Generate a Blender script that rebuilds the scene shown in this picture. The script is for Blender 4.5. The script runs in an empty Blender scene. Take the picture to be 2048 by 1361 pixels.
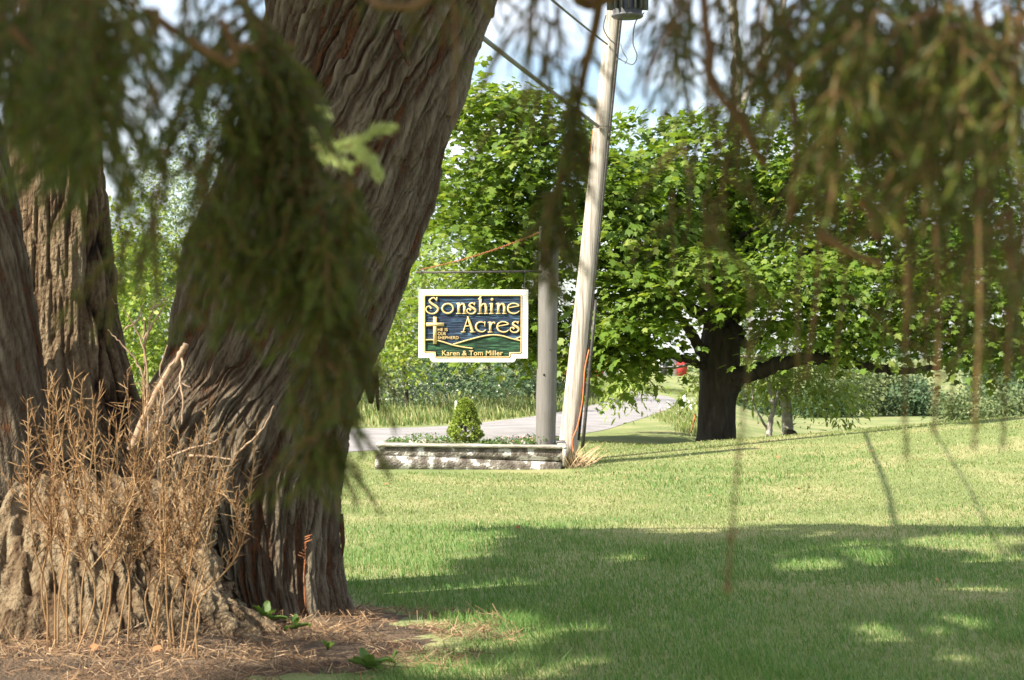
import bpy, math, random
import numpy as np
R = math.radians
rng = np.random.default_rng(7)
random.seed(7)
S = bpy.context.scene
COL = S.collection

# ------------------------------------------------------------------ camera
FPX, HC, HROW = 3600.0, 1.22, 715.0           # focal length in photo pixels, eye height, horizon row
cam_d = bpy.data.cameras.new('camera'); cam = bpy.data.objects.new('camera', cam_d); COL.objects.link(cam)
cam.location = (0, 0, HC); cam.rotation_euler = (R(90), 0, 0)
cam_d.sensor_width = 23.6; cam_d.lens = FPX / 2048 * 23.6
cam_d.shift_y = (HROW - 680.5) / 2048
cam_d.clip_start = 0.05; cam_d.clip_end = 3000
cam_d.dof.use_dof = True; cam_d.dof.focus_distance = 14.0; cam_d.dof.aperture_fstop = 5.0
S.camera = cam
# ------------------------------------------------------------------ sky and sun
SUN_EL, SUN_A = R(42), R(30)                   # elevation; travel direction, from +x towards +y
SD = np.array([math.cos(SUN_EL)*math.cos(SUN_A), math.cos(SUN_EL)*math.sin(SUN_A), -math.sin(SUN_EL)])
w = bpy.data.worlds.new('World'); S.world = w; w.use_nodes = True
nt = w.node_tree; nt.nodes.clear()
out = nt.nodes.new('ShaderNodeOutputWorld'); bg = nt.nodes.new('ShaderNodeBackground')
sky = nt.nodes.new('ShaderNodeTexSky'); sky.sky_type = 'NISHITA'; sky.sun_disc = False
sky.sun_elevation = SUN_EL; sky.sun_rotation = R(240); sky.air_density = 1.0; sky.dust_density = 1.5
tc = nt.nodes.new('ShaderNodeTexCoord'); mp = nt.nodes.new('ShaderNodeMapping'); mp.inputs['Scale'].default_value = (3.2, 3.2, 6.0)
mp.inputs['Location'].default_value = (0.35, 0.1, 0.55)
cn = nt.nodes.new('ShaderNodeTexNoise'); cn.inputs['Scale'].default_value = 1.6; cn.inputs['Detail'].default_value = 7; cn.inputs['Roughness'].default_value = 0.55
cr = nt.nodes.new('ShaderNodeValToRGB'); cr.color_ramp.elements[0].position = 0.40; cr.color_ramp.elements[1].position = 0.62
mx = nt.nodes.new('ShaderNodeMix'); mx.data_type = 'RGBA'
mx.inputs[7].default_value = (6.6, 6.7, 6.9, 1)
nt.links.new(tc.outputs['Generated'], mp.inputs['Vector']); nt.links.new(mp.outputs[0], cn.inputs['Vector'])
nt.links.new(cn.outputs['Fac'], cr.inputs[0]); nt.links.new(cr.outputs[0], mx.inputs[0])
nt.links.new(sky.outputs[0], mx.inputs[6]); nt.links.new(mx.outputs[2], bg.inputs['Color'])
bg.inputs['Strength'].default_value = 0.088
nt.links.new(bg.outputs[0], out.inputs['Surface'])
sd = bpy.data.lights.new('sun', 'SUN'); sd.energy = 4.5; sd.angle = R(0.53); sd.color = (1.0, 0.93, 0.80)
sun = bpy.data.objects.new('sun', sd); COL.objects.link(sun); sun.location = (-10, -6, 12)
import mathutils
sun.rotation_euler = mathutils.Vector(SD).to_track_quat('-Z', 'Y').to_euler()
S.view_settings.view_transform = 'Standard'; S.view_settings.look = 'None'
S.view_settings.gamma = 1.0; S.view_settings.exposure = 1.58
try: S.view_settings.use_curve_mapping = False
except Exception: pass
S.cycles.use_denoising = True
S.cycles.max_bounces = 8; S.cycles.diffuse_bounces = 3; S.cycles.transmission_bounces = 5; S.cycles.transparent_max_bounces = 6
S.cycles.sample_clamp_indirect = 6

# ------------------------------------------------------------------ helpers
def P(px, py, Y):
    return np.array([(px - 1024) / FPX * Y, Y, HC + (HROW - py) / FPX * Y])
def sst(a, b, x):
    t = np.clip((x - a) / (b - a), 0, 1); return t * t * (3 - 2 * t)
def _h(ix, iy, iz, seed):
    n = (ix * 374761393 + iy * 668265263 + iz * 2147483647 + seed * 1274126177) & 0xFFFFFFFF
    n = ((n ^ (n >> 13)) * 1274126177) & 0xFFFFFFFF
    n = n ^ (n >> 16)
    return (n & 0xFFFF) / 32767.5 - 1.0
def noise(x, y, z=0.0, seed=0):
    """smooth value noise in -1..1"""
    x, y, z = np.broadcast_arrays(np.asarray(x, float), np.asarray(y, float), np.asarray(z, float))
    fx, fy, fz = np.floor(x), np.floor(y), np.floor(z)
    ix, iy, iz = fx.astype(np.int64), fy.astype(np.int64), fz.astype(np.int64)
    u, v, t = x - fx, y - fy, z - fz
    u = u*u*u*(u*(u*6-15)+10); v = v*v*v*(v*(v*6-15)+10); t = t*t*(3-2*t)
    flat = not np.any(t)
    def pl(k):
        a = _h(ix, iy, iz+k, seed); b = _h(ix+1, iy, iz+k, seed); c = _h(ix, iy+1, iz+k, seed); d = _h(ix+1, iy+1, iz+k, seed)
        return (a*(1-u)+b*u)*(1-v) + (c*(1-u)+d*u)*v
    p0 = pl(0)
    return p0 if flat else p0*(1-t) + pl(1)*t
def fbm(x, y, z=0.0, seed=0, o=4):
    s = 0; a = 1.0
    for i in range(o):
        s = s + a * noise(np.asarray(x)*2**i, np.asarray(y)*2**i, np.asarray(z)*2**i, seed+i*17); a *= 0.5
    return s / 1.6

class MB:
    """collects shapes; build() links them as one mesh object"""
    def __init__(s): s.V = []; s.F = []; s.n = 0; s.A = []
    def add(s, V, F, a=None):
        V = np.asarray(V, float).reshape(-1, 3); F = np.asarray(F, np.int64)
        s.V.append(V); s.F.append(F + s.n); s.n += len(V)
        s.A.append(np.zeros(len(V)) if a is None else np.asarray(a, float)); return s
    def box(s, c, size, rot=None, taper=None):
        x, y, z = np.array(size) / 2
        v = np.array([[-x,-y,-z],[x,-y,-z],[x,y,-z],[-x,y,-z],[-x,-y,z],[x,-y,z],[x,y,z],[-x,y,z]])
        if taper is not None: v[4:, :2] *= taper
        if rot is not None: v = v @ np.array(mathutils.Euler(rot).to_matrix()).T
        return s.add(v + np.array(c), [[0,3,2,1],[4,5,6,7],[0,1,5,4],[1,2,6,5],[2,3,7,6],[3,0,4,7]])
    def tube(s, pts, rad, k=8, cap=True):
        pts = np.asarray(pts, float); n = len(pts); rad = np.broadcast_to(np.asarray(rad, float), (n,))
        t = np.gradient(pts, axis=0); t /= np.linalg.norm(t, axis=1)[:, None] + 1e-9
        ref = np.array([0., 0, 1]) if abs(t[0, 2]) < 0.9 else np.array([1., 0, 0])
        a = np.cross(t, ref); a /= np.linalg.norm(a, axis=1)[:, None] + 1e-9
        for i in range(1, n):
            a[i] = a[i-1] - t[i] * np.dot(a[i-1], t[i]); a[i] /= np.linalg.norm(a[i]) + 1e-9
        b = np.cross(t, a); th = np.arange(k) / k * 2 * np.pi
        V = pts[:, None] + rad[:, None, None] * (np.cos(th)[None, :, None]*a[:, None] + np.sin(th)[None, :, None]*b[:, None])
        i = np.arange(n-1)[:, None]*k; j = np.arange(k)[None]; j2 = (j+1) % k
        F = np.stack([i+j, i+j2, i+k+j2, i+k+j], -1).reshape(-1, 4)
        s.add(V.reshape(-1, 3), F)
        if cap and k >= 4:
            base = s.n - n*k
            for off, rev in ((0, True), ((n-1)*k, False)):
                c = V[0 if rev else -1].mean(0); s.add([c], np.zeros((0, 3), int)); ci = s.n - 1
                f = [[base+off+q, base+off+(q+1) % k, ci][::(-1 if rev else 1)] for q in range(k)]
                s.F.append(np.array(f))
        return s
    def build(s, name, m, parent=None, smooth=False, attr=None):
        me = bpy.data.meshes.new(name)
        V = np.concatenate(s.V) if s.V else np.zeros((0, 3))
        Fs = [f for f in s.F if len(f)]
        me.vertices.add(len(V)); me.vertices.foreach_set('co', V.astype(np.float32).ravel())
        tot = np.concatenate([np.full(len(f), f.shape[1]) for f in Fs]); flat = np.concatenate([f.ravel() for f in Fs])
        me.loops.add(len(flat)); me.loops.foreach_set('vertex_index', flat.astype(np.int32))
        me.polygons.add(len(tot)); me.polygons.foreach_set('loop_start', (np.cumsum(tot) - tot).astype(np.int32))
        try: me.polygons.foreach_set('loop_total', tot.astype(np.int32))
        except Exception: pass
        if smooth: me.polygons.foreach_set('use_smooth', np.ones(len(tot), bool))
        if attr:
            at = me.attributes.new(attr, 'FLOAT', 'POINT'); at.data.foreach_set('value', np.concatenate(s.A).astype(np.float32))
        me.update(); me.validate()
        me.materials.append(m)
        o = bpy.data.objects.new(name, me); COL.objects.link(o)
        if parent is not None:
            o.parent = parent; o.matrix_parent_inverse = mathutils.Matrix.Translation(-mathutils.Vector(parent.location)) if parent.type == 'EMPTY' else mathutils.Matrix()
        return o
def tag(o, label=None, cat=None, group=None, kind=None):
    for k, v in (('label', label), ('category', cat), ('group', group), ('kind', kind)):
        if v: o[k] = v
    return o
def thing(name, label, cat, loc=(0, 0, 0), group=None):
    o = bpy.data.objects.new(name, None); COL.objects.link(o); o.location = [float(q) for q in loc]; o.empty_display_size = 0.1
    return tag(o, label, cat, group)

# ------------------------------------------------------------------ materials
def rgb(r, g, b): return (r, g, b, 1)
def mat(name, stops, scale=6.0, detail=5, rough=0.85, bump=0.0, bscale=40.0, spec=0.3, stretch=(1, 1, 1), transl=0.0, island=False, attr=None, metal=0.0, isl_amt=1.0):
    m = bpy.data.materials.new(name); m.use_nodes = True; t = m.node_tree; N = t.nodes; L = t.links
    p = N['Principled BSDF']; p.inputs['Roughness'].default_value = rough; p.inputs['Metallic'].default_value = metal
    try: p.inputs['Specular IOR Level'].default_value = spec
    except Exception: pass
    r = N.new('ShaderNodeValToRGB'); e = r.color_ramp.elements
    while len(e) < len(stops): e.new(0.5)
    for i, (pos, c) in enumerate(stops): e[i].position = pos; e[i].color = rgb(*c)
    tx = N.new('ShaderNodeTexCoord'); ma = N.new('ShaderNodeMapping'); ma.inputs['Scale'].default_value = stretch
    L.new(tx.outputs['Object'], ma.inputs[0])
    if island:
        g = N.new('ShaderNodeNewGeometry'); L.new(g.outputs['Random Per Island'], r.inputs[0])
    elif attr:
        a = N.new('ShaderNodeAttribute'); a.attribute_name = attr
        n = N.new('ShaderNodeTexNoise'); n.inputs['Scale'].default_value = scale; n.inputs['Detail'].default_value = detail
        L.new(ma.outputs[0], n.inputs['Vector'])
        q = N.new('ShaderNodeMath'); q.operation = 'MULTIPLY_ADD'; q.inputs[1].default_value = 0.55; q.inputs[2].default_value = -0.275
        L.new(n.outputs['Fac'], q.inputs[0]); ad = N.new('ShaderNodeMath'); ad.operation = 'ADD'
        L.new(q.outputs[0], ad.inputs[0]); L.new(a.outputs['Fac'], ad.inputs[1]); L.new(ad.outputs[0], r.inputs[0])
    else:
        n = N.new('ShaderNodeTexNoise'); n.inputs['Scale'].default_value = scale; n.inputs['Detail'].default_value = detail
        L.new(ma.outputs[0], n.inputs['Vector']); L.new(n.outputs['Fac'], r.inputs[0])
    L.new(r.outputs[0], p.inputs['Base Color'])
    if bump:
        n2 = N.new('ShaderNodeTexNoise'); n2.inputs['Scale'].default_value = bscale; n2.inputs['Detail'].default_value = 6
        L.new(ma.outputs[0], n2.inputs['Vector'])
        b = N.new('ShaderNodeBump'); b.inputs['Strength'].default_value = bump; b.inputs['Distance'].default_value = 0.03
        L.new(n2.outputs['Fac'], b.inputs['Height']); L.new(b.outputs[0], p.inputs['Normal'])
    if transl:
        tr = N.new('ShaderNodeBsdfTranslucent'); mixs = N.new('ShaderNodeMixShader'); mixs.inputs[0].default_value = transl
        hs = N.new('ShaderNodeHueSaturation'); hs.inputs['Value'].default_value = 1.25; hs.inputs['Hue'].default_value = 0.485; hs.inputs['Saturation'].default_value = 1.1
        L.new(r.outputs[0], hs.inputs['Color']); L.new(hs.outputs[0], tr.inputs['Color'])
        o = N['Material Output']; L.new(p.outputs[0], mixs.inputs[1]); L.new(tr.outputs[0], mixs.inputs[2]); L.new(mixs.outputs[0], o.inputs['Surface'])
    return m
M = {}
M['lawn'] = mat('lawn_soil', [(0.25, (0.12, 0.16, 0.05)), (0.5, (0.175, 0.205, 0.07)), (0.62, (0.26, 0.25, 0.11)), (0.8, (0.165, 0.195, 0.07))], 0.9, 8, 0.95, 0.6, 60)
M['grass'] = mat('grass_blade', [(0.0, (0.11, 0.175, 0.04)), (0.4, (0.175, 0.235, 0.065)), (0.68, (0.245, 0.28, 0.105)), (0.85, (0.36, 0.34, 0.18)), (1.0, (0.43, 0.37, 0.22))], rough=0.6, transl=0.35, island=True)
M['lush'] = mat('lush_grass', [(0.0, (0.058, 0.145, 0.03)), (0.6, (0.115, 0.225, 0.052)), (1.0, (0.23, 0.295, 0.10))], rough=0.6, transl=0.35, island=True)
M['tall'] = mat('tall_grass', [(0.0, (0.07, 0.13, 0.03)), (0.5, (0.16, 0.21, 0.06)), (0.85, (0.32, 0.33, 0.14)), (1.0, (0.42, 0.36, 0.2))], rough=0.7, transl=0.3, island=True)
M['straw'] = mat('dry_straw', [(0.0, (0.06, 0.03, 0.014)), (0.5, (0.165, 0.092, 0.045)), (0.85, (0.27, 0.175, 0.095)), (1.0, (0.42, 0.30, 0.18))], rough=0.85, island=True)
M['dirt'] = mat('bare_dirt', [(0.3, (0.06, 0.04, 0.024)), (0.55, (0.12, 0.08, 0.048)), (0.75, (0.18, 0.125, 0.077))], 9, 9, 0.97, 1.0, 70)
M['asphalt'] = mat('worn_asphalt', [(0.3, (0.19, 0.178, 0.178)), (0.6, (0.265, 0.248, 0.245)), (0.8, (0.33, 0.31, 0.305))], 1.4, 9, 0.92, 0.3, 90)
M['bark'] = mat('furrowed_bark', [(0.18, (0.012, 0.006, 0.003)), (0.34, (0.105, 0.040, 0.014)), (0.45, (0.054, 0.034, 0.019)), (0.62, (0.098, 0.073, 0.047)), (0.80, (0.155, 0.124, 0.085)), (1.0, (0.18, 0.163, 0.11))], 42, 10, 0.95, 0.9, 95, attr='hgt', stretch=(1, 1, 0.3))
M['bark_rough'] = mat('corky_bark', [(0.22, (0.014, 0.007, 0.003)), (0.42, (0.065, 0.036, 0.017)), (0.60, (0.135, 0.092, 0.05)), (0.82, (0.235, 0.175, 0.105)), (1.0, (0.22, 0.21, 0.14))], 46, 10, 0.97, 1.0, 70, attr='hgt', stretch=(1, 1, 0.6))
M['twig'] = mat('pale_dead_twig', [(0.3, (0.22, 0.14, 0.085)), (0.7, (0.38, 0.27, 0.18))], 30, 4, 0.85)
M['spruce_twig'] = mat('spruce_twig_bark', [(0.3, (0.075, 0.038, 0.014)), (0.7, (0.16, 0.088, 0.034))], 40, 4, 0.85)
M['spruce_wood'] = mat('spruce_trunk_bark', [(0.3, (0.07, 0.045, 0.03)), (0.7, (0.17, 0.115, 0.08))], 14, 8, 0.95, 0.9, 40)
M['needle'] = mat('spruce_needle', [(0.0, (0.028, 0.042, 0.004)), (0.6, (0.064, 0.088, 0.008)), (1.0, (0.13, 0.15, 0.016))], rough=0.5, transl=0.22, island=True)
M['needle_lit'] = mat('sunlit_spruce_needle', [(0.0, (0.34, 0.42, 0.13)), (1.0, (0.52, 0.58, 0.24))], rough=0.5, transl=0.3, island=True)  # sunlight on the bough tip is put into this pale colour
M['maple'] = mat('maple_leaf', [(0.0, (0.085, 0.155, 0.02)), (0.5, (0.135, 0.22, 0.03)), (0.85, (0.19, 0.27, 0.045)), (1.0, (0.27, 0.32, 0.075))], rough=0.5, transl=0.48, island=True, spec=0.35)
M['oakleaf'] = mat('overhead_leaf', [(0.0, (0.05, 0.10, 0.015)), (1.0, (0.10, 0.17, 0.03))], rough=0.5, transl=0.3, island=True)
M['ash'] = mat('drooping_leaf', [(0.0, (0.18, 0.26, 0.045)), (0.6, (0.27, 0.36, 0.08)), (1.0, (0.38, 0.45, 0.14))], rough=0.5, transl=0.4, island=True)
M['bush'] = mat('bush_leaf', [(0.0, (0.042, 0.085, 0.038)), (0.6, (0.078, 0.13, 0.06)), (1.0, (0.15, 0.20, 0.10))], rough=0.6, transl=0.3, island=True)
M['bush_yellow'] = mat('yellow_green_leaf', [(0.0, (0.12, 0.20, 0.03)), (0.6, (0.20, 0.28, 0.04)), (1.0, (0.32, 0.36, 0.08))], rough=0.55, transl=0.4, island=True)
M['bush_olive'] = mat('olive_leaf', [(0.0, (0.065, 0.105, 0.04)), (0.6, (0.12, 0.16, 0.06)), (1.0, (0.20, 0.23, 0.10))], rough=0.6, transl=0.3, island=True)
M['silver'] = mat('silvery_leaf', [(0.0, (0.14, 0.19, 0.10)), (1.0, (0.32, 0.38, 0.24))], rough=0.6, transl=0.3, island=True)
M['dwarf'] = mat('dwarf_spruce_needle', [(0.0, (0.14, 0.21, 0.03)), (0.6, (0.24, 0.32, 0.05)), (1.0, (0.38, 0.44, 0.10))], rough=0.6, transl=0.2, island=True)
M['wood_dark'] = mat('maple_bark', [(0.3, (0.024, 0.019, 0.013)), (0.6, (0.050, 0.041, 0.030)), (0.8, (0.085, 0.070, 0.052))], 14, 8, 0.95, 1.0, 30, stretch=(1, 1, 0.25))
M['wood_pale'] = mat('pale_bark', [(0.3, (0.22, 0.19, 0.16)), (0.55, (0.46, 0.42, 0.37)), (0.75, (0.58, 0.54, 0.48))], 9, 7, 0.9, 0.6, 30)
M['weed'] = mat('dead_weed', [(0.0, (0.16, 0.078, 0.03)), (0.5, (0.33, 0.19, 0.082)), (1.0, (0.53, 0.365, 0.20))], rough=0.8, island=True, transl=0.1)
M['post'] = mat('weathered_timber', [(0.3, (0.125, 0.116, 0.105)), (0.55, (0.158, 0.147, 0.135)), (0.75, (0.185, 0.174, 0.16))], 6, 8, 0.9, 0.15, 30, stretch=(22, 22, 0.6))
M['pole'] = mat('bleached_pole_wood', [(0.28, (0.20, 0.16, 0.125)), (0.5, (0.40, 0.355, 0.30)), (0.72, (0.56, 0.51, 0.45))], 6, 8, 0.9, 0.4, 30, stretch=(6, 6, 0.25))
M['iron'] = mat('dark_iron', [(0.3, (0.035, 0.032, 0.03)), (0.7, (0.09, 0.08, 0.07))], 30, 4, 0.55, metal=0.4)
M['rust'] = mat('rusty_chain', [(0.3, (0.22, 0.075, 0.03)), (0.7, (0.42, 0.17, 0.07))], 40, 4, 0.85)
M['galv'] = mat('galvanised_grey', [(0.3, (0.07, 0.073, 0.075)), (0.7, (0.12, 0.124, 0.128))], 12, 4, 0.5, metal=0.3)
M['cable'] = mat('grey_cable', [(0.3, (0.09, 0.095, 0.09)), (0.7, (0.16, 0.165, 0.16))], 20, 3, 0.6)
M['orange'] = mat('orange_cable', [(0.3, (0.65, 0.16, 0.05)), (0.7, (0.78, 0.24, 0.09))], 20, 3, 0.6)
M['white'] = mat('white_sign_paint', [(0.3, (0.78, 0.78, 0.76)), (0.7, (0.84, 0.84, 0.82))], 7, 6, 0.55)
M['gold'] = mat('gold_leaf_paint', [(0.3, (0.56, 0.40, 0.17)), (0.7, (0.66, 0.49, 0.23))], 25, 4, 0.5)
M['edge'] = mat('brown_outline_paint', [(0.3, (0.05, 0.025, 0.015)), (0.7, (0.09, 0.045, 0.025))], 20, 4, 0.6)
M['blue'] = mat('carved_blue_paint', [(0.30, (0.012, 0.022, 0.045)), (0.48, (0.030, 0.065, 0.12)), (0.66, (0.075, 0.15, 0.21)), (0.8, (0.14, 0.23, 0.26))], 1.0, 6, 0.7, attr='hgt', stretch=(6, 6, 90))
M['green'] = mat('carved_green_paint', [(0.30, (0.010, 0.030, 0.016)), (0.48, (0.025, 0.085, 0.040)), (0.7, (0.06, 0.16, 0.075))], 1.0, 6, 0.7, attr='hgt', stretch=(6, 6, 90))
M['planter'] = mat('peeling_painted_plank', [(0.33, (0.08, 0.065, 0.05)), (0.46, (0.15, 0.13, 0.105)), (0.56, (0.24, 0.215, 0.18)), (0.575, (0.56, 0.54, 0.49)), (0.8, (0.62, 0.60, 0.56))], 9.0, 12, 0.9, 1.0, 45, stretch=(1, 1, 1.2))
M['cap'] = mat('weathered_cap_board', [(0.3, (0.22, 0.195, 0.16)), (0.55, (0.36, 0.335, 0.29)), (0.7, (0.5, 0.475, 0.43))], 7, 8, 0.9, 0.5, 30, stretch=(0.6, 2, 2))
M['red'] = mat('red_barn_siding', [(0.3, (0.30, 0.03, 0.028)), (0.7, (0.40, 0.05, 0.045))], 2, 5, 0.8)
M['barnwhite'] = mat('white_barn_siding', [(0.3, (0.58, 0.60, 0.63)), (0.7, (0.70, 0.71, 0.73))], 2, 5, 0.7)
M['roof'] = mat('grey_metal_roof', [(0.3, (0.17, 0.17, 0.18)), (0.7, (0.25, 0.25, 0.26))], 3, 4, 0.5)
M['glass'] = mat('dark_pane', [(0.3, (0.03, 0.035, 0.04)), (0.7, (0.05, 0.06, 0.07))], 2, 2, 0.15, spec=0.6)
M['fallen'] = mat('fallen_leaf', [(0.0, (0.28, 0.10, 0.04)), (1.0, (0.42, 0.22, 0.10))], rough=0.7, island=True)
M['flower'] = mat('white_flower', [(0.0, (0.62, 0.62, 0.52)), (1.0, (0.80, 0.80, 0.76))], island=True)
M['pink'] = mat('pink_flower', [(0.0, (0.55, 0.22, 0.18)), (1.0, (0.72, 0.45, 0.38))], island=True)
M['yellow'] = mat('yellow_flower', [(0.0, (0.75, 0.52, 0.03)), (1.0, (0.82, 0.62, 0.06))], island=True)
M['stone'] = mat('dark_stump_wood', [(0.3, (0.06, 0.045, 0.035)), (0.7, (0.16, 0.12, 0.09))], 12, 6, 0.95, 0.8, 30)
M['plastic'] = mat('white_pipe', [(0.3, (0.62, 0.62, 0.60)), (0.7, (0.72, 0.72, 0.70))], 10, 4, 0.5)
M['broad'] = mat('broad_weed_leaf', [(0.0, (0.06, 0.12, 0.025)), (1.0, (0.12, 0.19, 0.045))], rough=0.5, transl=0.35, island=True)

# ------------------------------------------------------------------ terrain
ROAD_N = [(-600,1010),(200,935),(730,903),(950,890),(1179,866),(1250,848),(1300,832),(1338,818),(1355,808),(1346,797),(1318,791),(1259,784),(1179,777),(1060,772),(800,766)]
ROAD_F = [(-600,882),(200,866),(730,858),(900,852),(1040,837),(1100,828),(1151,819),(1195,806),(1212,799),(1210,795),(1203,791),(1190,788),(1165,784.5),(1060,780),(800,774)]
def gp(px, py):
    Y = FPX * HC / (py - HROW); return np.array([(px-1024)/FPX*Y, Y])
RN = np.array([gp(*q) for q in ROAD_N]); RF = np.array([gp(*q) for q in ROAD_F])
def mound(x, y):
    r = np.sqrt(((x + 2.15)/1.98)**2 + ((y - 7.75)/1.75)**2) + 0.10*noise(x*1.4, y*1.4, 3.3, 5)
    return np.clip(1 - r*r, -0.6, 1), r
def zf(x, y):
    x = np.asarray(x, float); y = np.asarray(y, float)
    A = np.clip(-0.035 + 0.068*x, 0, 0.75)
    crest = 21.6 + 0.30*np.clip(x, 0, 12)
    up = sst(14.5, 22.0, y - 0.30*np.clip(x, 0, 12))
    xe = np.interp(y, RN[2:12, 1], RN[2:12, 0])
    wf = sst(0.9, 3.6, x - xe) * (y < 200)
    down = sst(crest + 0.2, crest + 7, y)
    z = A*up*(1 - down) - wf*down*(0.33 + 0.0175*np.clip(y - 34, 0, 40)) * (1 - sst(75, 110, y))
    z = z + 0.012*noise(x*0.9, y*0.9, 0.5, 11)*(y < 26)
    z = z - 0.10*sst(0, -1, 0)
    return z
ys = np.concatenate([np.arange(-6, 30, 0.16), np.arange(30, 80, 0.5), np.geomspace(80, 1500, 40)])
xs0 = np.concatenate([-np.geomspace(1, 40, 45)[::-1] + 1, np.geomspace(1, 40, 45)[1:] - 1]) / 39.0
gx = np.linspace(-1, 1, 110)
rows = []
for y in ys:
    half = 9 + 0.55*max(y, 0) + (0 if y < 80 else y*1.5)
    rows.append(np.stack([gx*half, np.full(110, y), np.zeros(110)], 1))
G = np.array(rows); G[..., 2] = zf(G[..., 0], G[..., 1])
ny, nx = G.shape[:2]; i = np.arange(ny-1)[:, None]*nx; j = np.arange(nx-1)[None]
o = MB().add(G.reshape(-1, 3), np.stack([i+j, i+j+1, i+nx+j+1, i+nx+j], -1).reshape(-1, 4)).build('ground', M['lawn'], smooth=True)
tag(o, 'mown lawn running to the road and field', 'ground', kind='structure')
# road
def resample(A, n):
    d = np.r_[0, np.cumsum(np.linalg.norm(np.diff(A, axis=0), axis=1))]; t = np.linspace(0, d[-1], n)
    return np.stack([np.interp(t, d, A[:, k]) for k in range(2)], 1)
def smooth_line(A, n=14):
    out_ = []
    A = np.vstack([2*A[0]-A[1], A, 2*A[-1]-A[-2]])
    for k in range(1, len(A)-2):
        for t in np.linspace(0, 1, n, endpoint=False):
            p0, p1, p2, p3 = A[k-1:k+3]
            out_.append(0.5*((2*p1)+(-p0+p2)*t+(2*p0-5*p1+4*p2-p3)*t*t+(-p0+3*p1-3*p2+p3)*t**3))
    out_.append(A[-2]); return np.array(out_)
a, b = smooth_line(RN), smooth_line(RF)
ncross = 9; f = np.linspace(0, 1, ncross)
W = a[:, None]*(1-f)[None, :, None] + b[:, None]*f[None, :, None]
Wz = zf(W[..., 0], W[..., 1]) + 0.006 + 0.045*(1-(2*f-1)**2)[None]
i = np.arange(len(a)-1)[:, None]*ncross; j = np.arange(ncross-1)[None]
o = MB().add(np.concatenate([W, Wz[..., None]], -1).reshape(-1, 3), np.stack([i+j, i+j+1, i+ncross+j+1, i+ncross+j], -1).reshape(-1, 4)).build('road', M['asphalt'], smooth=True)
tag(o, 'pale sunlit asphalt road curving away behind the planter', 'road', kind='structure')
# mulch mound round the old tree
g = np.linspace(-1.15, 1.15, 105); X, Yy = np.meshgrid(-2.15 + g*2.2, 7.75 + g*1.8)
mm, rr = mound(X, Yy)
Z = 0.11*np.clip(mm, -0.2, 1) + 0.045*fbm(X*5, Yy*5, 0, 21, 4)*np.clip(mm+0.3, 0, 1) + zf(X, Yy) - 0.02
MOUND = (X, Yy, Z)
n = len(g); i = np.arange(n-1)[:, None]*n; j = np.arange(n-1)[None]
o = MB().add(np.stack([X, Yy, Z], -1).reshape(-1, 3), np.stack([i+j, i+j+1, i+n+j+1, i+n+j], -1).reshape(-1, 4)).build('dirt_mound', M['dirt'], smooth=True)
tag(o, 'bare brown earth mound around the old tree base', 'ground', kind='structure')
def ground_z(x, y):
    m_, _ = mound(x, y)
    return np.maximum(zf(x, y), zf(x, y) - 0.02 + 0.11*np.clip(m_, -0.2, 1))

# ------------------------------------------------------------------ grass
def frames(nrm, dr):
    nrm = nrm/(np.linalg.norm(nrm, axis=1)[:, None]+1e-9); dr = dr - nrm*np.sum(nrm*dr, 1)[:, None]
    dr /= np.linalg.norm(dr, axis=1)[:, None]+1e-9
    return np.stack([dr, np.cross(nrm, dr), nrm], -1)      # columns: along, side, normal
def stamp(mb, T, F, pos, M3, sc):
    n = len(pos)
    if n == 0: return
    V = np.einsum('nij,kj->nki', M3, T) * np.broadcast_to(np.asarray(sc, float), (n,))[:, None, None] + pos[:, None]
    mb.add(V.reshape(-1, 3), (F[None] + (np.arange(n)*len(T))[:, None, None]).reshape(-1, F.shape[1]))
def blades(mb, pos, h, wd, lean=0.5):
    n = len(pos); a = rng.uniform(0, 2*np.pi, n); d = np.stack([np.cos(a), np.sin(a), np.zeros(n)], 1)
    s = np.stack([-np.sin(a), np.cos(a), np.zeros(n)], 1); s[:, 0] = np.abs(s[:, 0])*0.9 + 0.1
    le = rng.uniform(0.1, lean, n)*h
    up = np.array([0, 0, 1.0])
    b0 = pos - s*wd[:, None]/2; b1 = pos + s*wd[:, None]/2
    tip = pos + up*(h*rng.uniform(0.8, 1, n))[:, None] + d*le[:, None]
    md = pos + (tip - pos)*0.5 + s*(wd*0.45)[:, None] + up*(h*0.05)[:, None]
    V = np.stack([b0, b1, md, tip], 1).reshape(-1, 3); k = np.arange(n)*4
    mb.add(V, np.concatenate([np.stack([k, k+1, k+2], 1), np.stack([k, k+2, k+3], 1)]))
def lawn_points(n, y0, y1, lo=-60, hi=2110):
    Y = y0*(y1/y0)**rng.random(n); px = rng.uniform(lo, hi, n)
    return (px-1024)/FPX*Y, Y
x, y = lawn_points(310000, 6.1, 26)
_, r_ = mound(x, y)
keep = (r_ + 0.06*noise(x*7, y*7, 1, 3) > rng.normal(1.0, 0.05, len(x))) & ~((y > 18.95) & (y < 20.9) & (x > -1.5) & (x < 0.62))
dn = np.interp(x, RN[:6, 0], RN[:6, 1])
keep &= (y < dn - 0.2) | (x > 3)
x, y = x[keep], y[keep]
pat = fbm(x*0.55, y*0.55, 0, 31, 3)
lush = pat + 0.35*(np.abs(x) < 1)*0 + rng.normal(0, 0.25, len(x)) + 0.5*sst(12, 7, y) - 0.45*sst(11, 17, y) > 0.12
h = rng.uniform(0.014, 0.040, len(x))*(0.8 + 0.35*lush)*(1 + 0.5*(noise(x*2.2, y*2.2, 0, 77) > 0.55)); wd = 0.0033*np.clip(y/8, 0.8, 3.5)*rng.uniform(0.8, 1.4, len(x))
pos = np.stack([x, y, zf(x, y) - 0.004], 1)
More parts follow.
